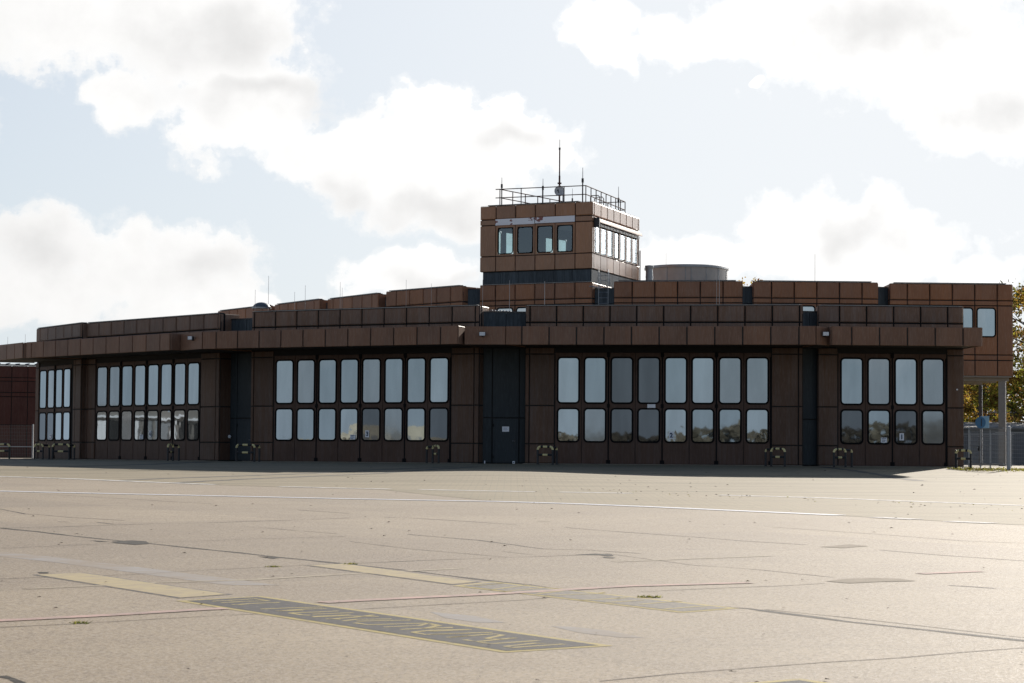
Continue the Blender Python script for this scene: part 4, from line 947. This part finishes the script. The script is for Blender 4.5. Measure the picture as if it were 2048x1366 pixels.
M['w_white2'] = worn('very_worn_white_paint', (.78, .75, .70), .55, (.30, .26, .19), scale=5)
M['w_yellow'] = worn('worn_yellow_paint', (.45, .365, .205), .53, (.36, .29, .20), scale=4)
M['w_line'] = worn('yellow_line_paint', (.47, .375, .14), .57, (.33, .27, .17), scale=8)
M['w_thin'] = worn('faded_cream_line', (.46, .39, .28), .52, scale=5)
M['w_red'] = worn('faded_red_line', (.56, .37, .31), .50, (.36, .275, .23), scale=4)
M['w_box'] = worn('dark_grey_paint', (.060, .058, .058), .62, (.20, .175, .155), scale=16)
M['w_box2'] = worn('chipped_dark_paint', (.12, .115, .11), .46, (.27, .235, .19), scale=18)
M['w_edge'] = worn('grey_paint_border', (.12, .12, .125), .56, scale=9)
M['w_blue'] = worn('pale_grey_residue', (.33, .315, .305), .47, (.30, .245, .19), scale=1.4, soft=.14)
M['tar'] = worn('tar_joint', (.016, .013, .010), .60, (.16, .135, .11), scale=10)
M['tar_thin'] = worn('thin_joint', (.035, .028, .022), .47, (.26, .21, .16), scale=1.6)
M['tar2'] = worn('dark_sealed_strip', (.085, .078, .066), .55, (.19, .165, .12), scale=3)
M['patch'] = worn('repair_mortar', (.175, .135, .085), .60, scale=10)
def smooth_line(pts, step=.5):
    out = []
    for (x0, y0), (x1, y1) in zip(pts[:-1], pts[1:]):
        n = max(1, int(math.hypot(x1 - x0, y1 - y0) / step))
        out += [(x0 + (x1 - x0) * i / n, y0 + (y1 - y0) * i / n) for i in range(n)]
    return out + [tuple(pts[-1])]
def strip(mb, pts, w, lift, mat, wob=0.0, rnd=None, taper=False):
    P = [Vector(p) for p in smooth_line(pts)]; k = len(mb.v); n = len(P)
    for i, p in enumerate(P):
        d = (P[min(i + 1, n - 1)] - P[max(0, i - 1)]).normalized(); nn = Vector((-d.y, d.x)); ww = w / 2 * (1 if rnd is None else 1)
        if rnd: ww *= rnd.uniform(1 - wob, 1 + wob)
        if taper and i in (0, n - 1): ww *= .15
        off = rnd.gauss(0, w * .25 * wob) if rnd else 0
        for s in (-1, 1):
            q = p + nn * (s * ww + off); mb.v.append((q.x, q.y, gz(q.x, q.y) + lift))
    j = mb.mi(mat)
    for i in range(n - 1): mb.f.append((k + 2 * i, k + 2 * i + 2, k + 2 * i + 3, k + 2 * i + 1)); mb.m.append(j)
    # keep faces up
def flat(mb, pts, lift, mat):
    a = sum(p[0] * q[1] - q[0] * p[1] for p, q in zip(pts, pts[1:] + pts[:1]))
    if a < 0: pts = pts[::-1]
    mb.poly([(x, y, gz(x, y) + lift) for x, y in pts], mat)
def S_(o): o['kind'] = 'structure'; return o
# ground sheet: fine near the scene, huge beyond
mb = MB(); xs = [-1500, -600, -300, -150, -80] + [-50 + 2.0 * i for i in range(56)] + [80, 150, 300, 600, 1500]; ys = [-1500, -600, -250, -100, -50, -20, -5] + [2.0 * i for i in range(1, 66)] + [140, 170, 220, 300, 500, 1000, 2500]
for y in ys:
    for x in xs: mb.v.append((x, y, gz(x, y)))
nx = len(xs); i0 = mb.mi(M['apron'])
for j in range(len(ys) - 1):
    for i in range(nx - 1): mb.f.append((j * nx + i, j * nx + i + 1, (j + 1) * nx + i + 1, (j + 1) * nx + i)); mb.m.append(i0)
S_(mb.build('ground'))
# block paving between the white line and the building
mb = MB(); ip = mb.mi(M['paver']); k = 0
PV = smooth_line(PAVER, .5); far = 128.0
prev = None
for x, y in [(-70, 76.1)] + PV + [(60, 36.0)]:
    n = 60; row = []
    for q in range(n + 1):
        f = q / n; X = x + (x * .9 - x) * 0; Y = y + (far - y) * f
        mb.v.append((X, Y, gz(X, Y) + .004)); row.append(len(mb.v) - 1)
    if prev:
        for q in range(n): mb.f.append((prev[q], row[q], row[q + 1], prev[q + 1])); mb.m.append(ip)
    prev = row
S_(mb.build('paved_apron'))
m_edge = worn('worn_concrete_edging', (.27, .235, .19), .56, (.19, .16, .125), scale=3, rough=.9)
for k in 'ABCDE':
    F = FR[k]; u0, u1 = WALL[k]; mb = MB()
    n = int((u1 - u0) / 1.5)
    for i in range(n): mb.box(F, u0 + (u1 - u0) * i / n + .008, u0 + (u1 - u0) * (i + 1) / n - .008, .01, .62, -.12, .028, m_edge)
    S_(mb.build('apron_edging'))
rr = random.Random(5)
for w, pts in JOINTS:
    mb = MB(); strip(mb, pts, w * (1.6 if w > .052 else 1.25), .002, M['tar' if w > .026 else 'tar_thin'], .55, rr); S_(mb.build('pavement_joint'))
for pts in BLOTCH:
    mb = MB(); flat(mb, [tuple(p) for p in pts], .0045, M['tar']); S_(mb.build('tar_patch'))
for pts in (PATCH, PATCH2):
    mb = MB(); flat(mb, [tuple(p) for p in pts], .004, M['patch']); S_(mb.build('repair_patch'))
for w, pts in WHITE:
    mb = MB(); strip(mb, pts, .42, .0085, M['w_white' if len(pts) > 3 else 'w_white2']); S_(mb.build('painted_line'))
for w, pts in WHITE2:
    mb = MB(); strip(mb, pts, .42, .0085, M['w_white2']); S_(mb.build('painted_line'))
for w, pts in THIN:
    mb = MB(); strip(mb, pts, .13, .0032, M['w_thin']); S_(mb.build('painted_line'))
for w, pts in RED:
    mb = MB(); strip(mb, pts, .20, .0060, M['w_red']); S_(mb.build('painted_line'))
for pts in BLUE:
    mb = MB(); flat(mb, [tuple(p) for p in pts], .0015, M['w_blue']); S_(mb.build('removed_paint'))
for w, pts in TAR:
    mb = MB(); strip(mb, pts, w, .008, M['tar2'], .2, rr); S_(mb.build('sealed_strip'))
def inset(q, d):
    c = sum((Vector(p) for p in q), Vector((0, 0))) / len(q); out = []
    n = len(q)
    for i in range(n):
        p, a, b = Vector(q[i]), Vector(q[i - 1]), Vector(q[(i + 1) % n]); e1 = (a - p).normalized(); e2 = (b - p).normalized(); s = abs(e1.cross(e2))
        out.append(tuple(p + (e1 + e2) * (d / max(.2, s))))
    return out
for q in YDASH:
    mb = MB(); q = [tuple(p) for p in q]; flat(mb, inset(q, -.045), .0025, M['w_edge']); flat(mb, q, .0042, M['w_yellow']); S_(mb.build('painted_bar'))
for i, q in enumerate(BOX):
    mb = MB(); q = [tuple(p) for p in q]; flat(mb, q, .0025, M['w_line']); flat(mb, inset(q, .085), .0042, M['w_box'] if i != 1 else M['w_box2'])
    if i == 0:
        for s_ in STROKES[:30]: strip(mb, [tuple(p) for p in s_], .052, .0056, M['w_line'])
    if i == 1:
        for s_ in STROKES[-9:]: strip(mb, [tuple(p) for p in s_], .05, .0056, M['w_line'], .3, rr)
    S_(mb.build('painted_ground_sign'))
# specks: leaves and grit blown over the apron
mb = MB(); rs = random.Random(9); lm = simple('dead_leaf', (.085, .058, .032), .8)
for i in range(420):
    y = 14 + 80 * rs.random() ** 1.3; x = rs.uniform(-.24, .24) * y; s = rs.uniform(.006, .022) * (1 + y / 45); a = rs.uniform(0, 6.28)
    z = gz(x, y) + .012; h = s * rs.uniform(.1, .5)
    dx, dy = math.cos(a) * s, math.sin(a) * s
    mb.poly([(x - dx, y - dy, z), (x + dy * .5, y - dx * .5, z + h), (x + dx, y + dy, z + .003), (x - dy * .5, y + dx * .5, z + h * .6)], lm)
for i in range(90):
    y = rs.uniform(58, 66); x = rs.uniform(0, 11) + (66 - y) * .5; y = 66 - x * 1.35 + rs.gauss(0, 1.2); s = rs.uniform(.015, .04); a = rs.uniform(0, 6.28); z = gz(x, y) + .012; dx, dy = math.cos(a) * s, math.sin(a) * s
    mb.poly([(x - dx, y - dy, z), (x + dy * .5, y - dx * .5, z + s * .5), (x + dx, y + dy, z), (x - dy * .5, y + dx * .5, z + s * .3)], lm if i % 3 else LM['lime'])
tag(mb.build('scattered_leaves'), kind='stuff')
wl = ('largest weed tuft, growing in the joint beside the chipped dark ground sign', 'small weed tuft where two dark joints meet left of centre', 'flat weed tuft in the thin joint above the yellow bar', 'tiny weed tuft in the joint below the red line at far left')
for i, (x, y) in enumerate(WEEDS):
    t_ = empty('weed_tuft', (x, y, gz(x, y)), wl[i], 'weed', 'weeds in the pavement joints'); mb = MB(); rs2 = random.Random(i)
    for q in range(70 if i == 0 else 40):
        a = rs2.uniform(0, 6.28); d = rs2.random() * (.10 if i == 0 else .07); px_, py_ = x + d * math.cos(a) * 1.4, y + d * math.sin(a); h = rs2.uniform(.01, .03); z = gz(px_, py_)
        mb.poly([(px_ - .006, py_, z), (px_ + .006, py_, z), (px_ + rs2.gauss(0, .03), py_ + rs2.gauss(0, .02), z + h)], LM['green'] if q % 3 else LM['lime'])
    mb.build('blades', t_)
# grass and dirt along the foot of the gate
mb = MB(); rs2 = random.Random(4)
for q in range(1500):
    x = rs2.uniform(18.4, 21.6); y = 95.5 + rs2.gauss(0, 1.4); h = rs2.uniform(.02, .07); z = gz(x, y) + .004; a = rs2.uniform(0, 3.14)
    mb.poly([(x - .02 * math.cos(a), y - .02 * math.sin(a), z), (x + .02 * math.cos(a), y + .02 * math.sin(a), z), (x + rs2.gauss(0, .03), y + rs2.gauss(0, .03), z + h)], LM['olive'] if q % 2 else LM['lime'])
tag(mb.build('grass'), kind='stuff')
# small white studs beside the steel door, wall lamp
for x, y, z, s, lab in ((13.4, 99.6, .25, .03, 'small white stud low on the wall beside the slate recess at bay 1'),): pass

# ------------------------------------------------------------------ what the panes reflect, behind and left of the camera
M['far_leaf'] = simple('far_autumn_foliage', (.085, .074, .052), .9, var=.5, vscale=.12)
far = simple('far_facade', (.34, .315, .25), .8, var=.2, vscale=.4); farr = simple('far_roof', (.22, .10, .07), .8)
rs = random.Random(21); fb = 'buildings across the airfield'
for i in range(13):
    X = -560 + i * 34 + rs.uniform(-8, 8); Y = -150 - rs.uniform(0, 90); w_, d_, h_ = rs.uniform(16, 30), 12, rs.uniform(4.5, 8.0)
    t_ = empty('far_building', (X, Y, -1.6), 'pale block across the airfield, mirrored in the door glass', 'building', fb); F = Fr((X, Y), 180 + rs.uniform(-70, -30))
    mb = MB(); mb.prism([F.xy(0, 0), F.xy(w_, 0), F.xy(w_, -d_), F.xy(0, -d_)], -1.7, h_, far, farr)
    mb.build('wall', t_); mb = MB()
    for q in range(int(w_ / 3)):
        for r_ in range(int(h_ / 3)): mb.box(F, 1 + q * 3, 2.6 + q * 3, .01, .05, .6 + r_ * 3, 2.2 + r_ * 3, M['fencegrey'])
    mb.build('window_rows', t_)
tb = empty('terminal_wing', (-215, 150, 0), 'long low terminal wing to the left, mirrored in the doors of bay 4', 'building')
F = Fr((-205, 40), 90); mb = MB(); mb.prism([F.xy(0, 0), F.xy(175, 0), F.xy(175, -20), F.xy(0, -20)], -.5, 6.4, simple('terminal_cladding', (.24, .22, .20), .7), M['roof']); mb.build('wall', tb)
mb = MB()
for i in range(58): mb.box(F, .4 + i * 3, 2.9 + i * 3, .01, .06, 1.0 + (i % 3) * .2, 4.6, (M['white'], M['core'], M['steel'])[(i * 7 // 3) % 3])
mb.box(F, 0, 175, .01, .5, 5.0, 5.25, M['white']); mb.build('window_band', tb)
mb = MB(); rs = random.Random(8)
for i in range(20000):
    X = rs.uniform(-420, 420); Y = -255 - rs.uniform(0, 14) - abs(X) * .02; h = 7.6 + 2.0 * max(0, X) / 120 * (X < 160) + 2.2 * noise.noise(Vector((X * .03, 3.1, 0))) + 1.2 * noise.noise(Vector((X * .15, 9, 0)))
    z = -1.6 + max(.2, h) * rs.random() ** .9; s = rs.uniform(.6, 1.4); a = rs.uniform(0, 6.28); c_, s_ = math.cos(a) * s, math.sin(a) * s
    mb.poly([(X - c_, Y, z - s_ * .6), (X + s_ * .7, Y + .4, z - c_ * .5), (X + c_, Y, z + s_ * .6), (X - s_ * .7, Y - .4, z + c_ * .5)], M['far_leaf'])
for i in range(9000):
    f = rs.random(); X = -620 + 500 * f; Y = -95 - 45 * f + rs.uniform(-5, 5); h = 4.6 + 1.8 * noise.noise(Vector((X * .05, 7.1, 0))) + 1.0 * noise.noise(Vector((X * .2, 2, 0)))
    z = -1.6 + max(.2, h) * rs.random() ** .7; s = rs.uniform(.4, .9); a = rs.uniform(0, 6.28); c_, s_ = math.cos(a) * s, math.sin(a) * s
    mb.poly([(X - c_, Y, z - s_ * .6), (X + s_ * .7, Y + .4, z - c_ * .5), (X + c_, Y, z + s_ * .6), (X - s_ * .7, Y - .4, z + c_ * .5)], M['far_leaf'])
tag(mb.build('far_wood'), kind='stuff')

# ------------------------------------------------------------------ sun, sky, camera
SUN_AZ, SUN_EL = 21.6, 20.5
sd = Vector((math.sin(R(SUN_AZ)) * math.cos(R(SUN_EL)), math.cos(R(SUN_AZ)) * math.cos(R(SUN_EL)), math.sin(R(SUN_EL))))
sl = bpy.data.lights.new('sun', 'SUN'); sl.energy = SUN_E; sl.angle = R(.53); sl.color = (1.0, .93, .83)
so = bpy.data.objects.new('sun', sl); COL.objects.link(so); so.rotation_euler = sd.to_track_quat('Z', 'Y').to_euler(); so.location = (30, 80, 60)
w = bpy.data.worlds.new('World'); sc.world = w; w.use_nodes = True; nt = w.node_tree; nt.nodes.clear(); t = NT(nt)
out = t.n('ShaderNodeOutputWorld'); bg = t.n('ShaderNodeBackground'); bg.inputs[1].default_value = SKY_S; t.l(bg.outputs[0], out.inputs[0])
sky = t.n('ShaderNodeTexSky'); sky.sky_type = 'NISHITA'; sky.sun_disc = False; sky.sun_elevation = R(SUN_EL); sky.sun_rotation = R(SUN_AZ)
sky.air_density = 1.0; sky.dust_density = SKY_DUST; sky.ozone_density = 1.2; sky.altitude = 40
tc = t.n('ShaderNodeTexCoord'); dirn = tc.outputs['Generated']
sp = t.n('ShaderNodeSeparateXYZ'); t.l(dirn, sp.inputs[0])
az = t.math('MULTIPLY', t.math('ARCTAN2', sp.outputs[0], sp.outputs[1]), 57.2958); el = t.math('MULTIPLY', t.math('ARCSINE', sp.outputs[2]), 57.2958)
# clouds: cumulus heaps given by heading and height above the horizon (degrees)
cv = t.n('ShaderNodeCombineXYZ'); t.l(az, cv.inputs[0]); t.l(el, cv.inputs[1])
wn = t.n('ShaderNodeTexNoise'); wn.inputs['Scale'].default_value = .55; wn.inputs['Detail'].default_value = 2.5; wn.inputs['Roughness'].default_value = .5; t.l(cv.outputs[0], wn.inputs['Vector'])
cl_w = t.vmath('MULTIPLY', t.vmath('SUBTRACT', wn.outputs['Color'], (.5, .5, .5)).outputs[0], (2.6, 2.2, 0)).outputs[0]
cvw = t.vmath('ADD', cv.outputs[0], cl_w).outputs[0]
def heap(vec, lst):
    best = None
    for a, e, ra, re in lst:
        v = t.vmath('MULTIPLY', t.vmath('SUBTRACT', vec, (a, e, 0)).outputs[0], (1 / ra, 1 / re, 0)).outputs[0]
        l = t.vmath('LENGTH', v).outputs['Value']; best = l if best is None else t.math('SMOOTH_MIN', best, l)
        if best is not l: best.node.inputs[2].default_value = .18
    return best
def px2(lst):
    return [((x - 1024) * .01255, (913 + .0074 * (x - 1024) - y) * .01255, rx * .01255, ry * .01255) for x, y, rx, ry in lst]
CL = px2([(90, 60, 260, 120), (400, 80, 220, 170), (470, 220, 170, 90), (250, 215, 95, 55), (600, 300, 110, 60), (820, 245, 95, 95), (790, 320, 190, 95), (980, 300, 170, 95), (880, 395, 150, 60), (690, 360, 90, 60),
          (120, 500, 160, 85), (60, 590, 210, 100), (390, 500, 110, 70), (300, 545, 220, 70), (262, 462, 50, 46), (820, 540, 150, 60), (480, 620, 250, 50),
          (1190, 60, 60, 75), (1230, 120, 50, 40), (1400, 75, 150, 50), (1720, 60, 300, 130), (1900, 180, 190, 110), (2000, 260, 150, 90), (1640, 470, 150, 80), (1430, 520, 150, 60), (1800, 510, 110, 75), (1960, 545, 90, 45), (1500, 170, 12, 10),
          (-500, 300, 420, 150), (-900, 560, 380, 160), (2700, 200, 480, 220), (3300, 520, 500, 160), (2400, 560, 260, 90)])
GR = px2([(430, 95, 130, 62), (540, 210, 150, 22), (870, 410, 110, 36), (1010, 285, 60, 24), (1770, 70, 170, 62), (1990, 235, 90, 60), (410, 520, 60, 36), (1700, 490, 70, 45), (90, 510, 70, 40), (700, 395, 60, 20), (880, 560, 80, 20), (-500, 330, 300, 70), (2700, 230, 300, 90)])
d = heap(cvw, CL)
bil = t.n('ShaderNodeTexNoise'); bil.inputs['Scale'].default_value = .8; bil.inputs['Detail'].default_value = 9; bil.inputs['Roughness'].default_value = .60; t.l(cv.outputs[0], bil.inputs['Vector'])
soft = t.noise(cv.outputs[0], .42, 3, .5)
dd_ = t.math('ADD', t.math('ADD', d, t.math('MULTIPLY', t.math('SUBTRACT', bil.outputs[0], .5), 1.45)), t.math('MULTIPLY', t.math('SUBTRACT', t.noise(cv.outputs[0], 2.6, 6, .62), .5), .55))
mask = t.ramp(t.math('MULTIPLY', dd_, .5), [(.28, 1.0), (.40, .93), (.465, .66), (.51, .24), (.59, 0.0)]); mask.node.color_ramp.interpolation = 'EASE'
g = heap(cvw, GR); grey = t.ramp(t.math('MULTIPLY', t.math('ADD', g, t.math('MULTIPLY', t.math('SUBTRACT', bil.outputs[0], .5), .9)), .4), [(.0, .80), (.28, .54), (.52, .17), (.85, 0.0)]); grey.node.color_ramp.interpolation = 'B_SPLINE'
# thin glare towards the sun, and a low bank of haze
sunv = t.math('MAXIMUM', t.vmath('DOT_PRODUCT', dirn, tuple(sd)).outputs['Value'], 0.0)
amb = t.math('ADD', t.math('MULTIPLY', t.math('POWER', sunv, 2.0), .55), .25)   # clouds facing away from the sun are dimmer
core = t.ramp(t.math('ADD', d, t.math('MULTIPLY', t.math('SUBTRACT', soft, .5), 1.6)), [(.0, .24), (.40, .15), (.95, 0.0)]); core.node.color_ramp.interpolation = 'B_SPLINE'
grey = t.math('SUBTRACT', 1.0, t.math('MULTIPLY', t.math('SUBTRACT', 1.0, grey), t.math('SUBTRACT', 1.0, core)))
inner = t.ramp(bil.outputs[0], [(.28, .93), (.62, 1.0)])
ccol = t.mix(grey, t.mix(1.0, tuple(x * CLOUD for x in (1.0, .992, .98)), amb, 'MULTIPLY'), tuple(x * PALE for x in (.79, .785, .78)))
ccol = t.mix(1.0, ccol, inner, 'MULTIPLY')
high = t.ramp(t.math('MULTIPLY', el, 1 / 90), [(.14, 1.0), (.34, .12)])
glow = t.math('MULTIPLY', t.math('POWER', sunv, 4.5), high)
blue = t.mix(1.0, sky.outputs[0], (.86, .95, 1.12), 'MULTIPLY')
low = t.math('POWER', t.math('SUBTRACT', 1.0, t.math('MINIMUM', t.math('MULTIPLY', t.math('ABSOLUTE', el), .034), 1.0)), 2.0)
blue = t.mix(t.math('MULTIPLY', low, .88), blue, tuple(x * PALE for x in (.60, .70, .80)))
vcol = t.mix(t.math('MULTIPLY', glow, 1.15, True), blue, tuple(x * PALE for x in (.872, .900, .930)))
fin = t.mix(mask, vcol, ccol)
# paler cloud low in the north, behind the camera
NB = heap(cvw, [(-172, 4.2, 7, 1.1), (-158, 3.2, 9, .9), (172, 3.4, 8, 1.2), (-128, 3.6, 9, 1.2), (-112, 2.6, 7, .7), (-84, 4.4, 9, 1.3), (-64, 3.6, 8, 1.4), (-140, 14, 26, 5), (165, 16, 30, 6), (-90, 17, 22, 6)])
nb = t.ramp(t.math('ADD', NB, t.math('MULTIPLY', t.math('SUBTRACT', bil.outputs[0], .5), .9)), [(.4, .85), (1.3, 0.0)])
fin = t.mix(nb, fin, tuple(x * PALE for x in (.86, .88, .90)))
# added cloud out of view, overbright to light the tower's right face
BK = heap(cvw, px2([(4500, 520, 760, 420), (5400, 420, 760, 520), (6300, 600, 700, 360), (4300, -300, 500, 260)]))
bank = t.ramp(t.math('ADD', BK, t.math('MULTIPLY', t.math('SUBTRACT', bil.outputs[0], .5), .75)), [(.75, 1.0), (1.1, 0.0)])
fin = t.mix(bank, fin, tuple(x * CLOUD * FILL_BANK for x in (1.0, .98, .95)))
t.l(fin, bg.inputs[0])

cd = bpy.data.cameras.new('camera'); cam = bpy.data.objects.new('camera', cd); COL.objects.link(cam)
f_, ti, ro = 4564.865, R(2.88219), R(.42278)
cd.sensor_width = 36; cd.sensor_fit = 'HORIZONTAL'; cd.lens = f_ * 36 / 2048; cd.clip_start = .5; cd.clip_end = 6000
R0 = Vector((1, 0, 0)); U0 = Vector((0, -math.sin(ti), math.cos(ti))); Fw = Vector((0, math.cos(ti), math.sin(ti)))
Rx = R0 * math.cos(ro) + U0 * math.sin(ro); Ux = U0 * math.cos(ro) - R0 * math.sin(ro)
mt = Matrix((Rx, Ux, -Fw)).transposed().to_4x4(); mt.translation = Vector((0, 0, .33)); cam.matrix_world = mt
cd.dof.use_dof = True; cd.dof.focus_distance = 100; cd.dof.aperture_fstop = 9.0
sc.camera = cam
sc.view_settings.view_transform = 'Standard'; sc.view_settings.look = 'None'; sc.view_settings.exposure = EXPO; sc.view_settings.gamma = 1
sc.cycles.use_denoising = True; sc.cycles.max_bounces = 8; sc.cycles.transparent_max_bounces = 16; sc.cycles.sample_clamp_indirect = 8
sc.cycles.use_adaptive_sampling = True; sc.cycles.adaptive_threshold = .01
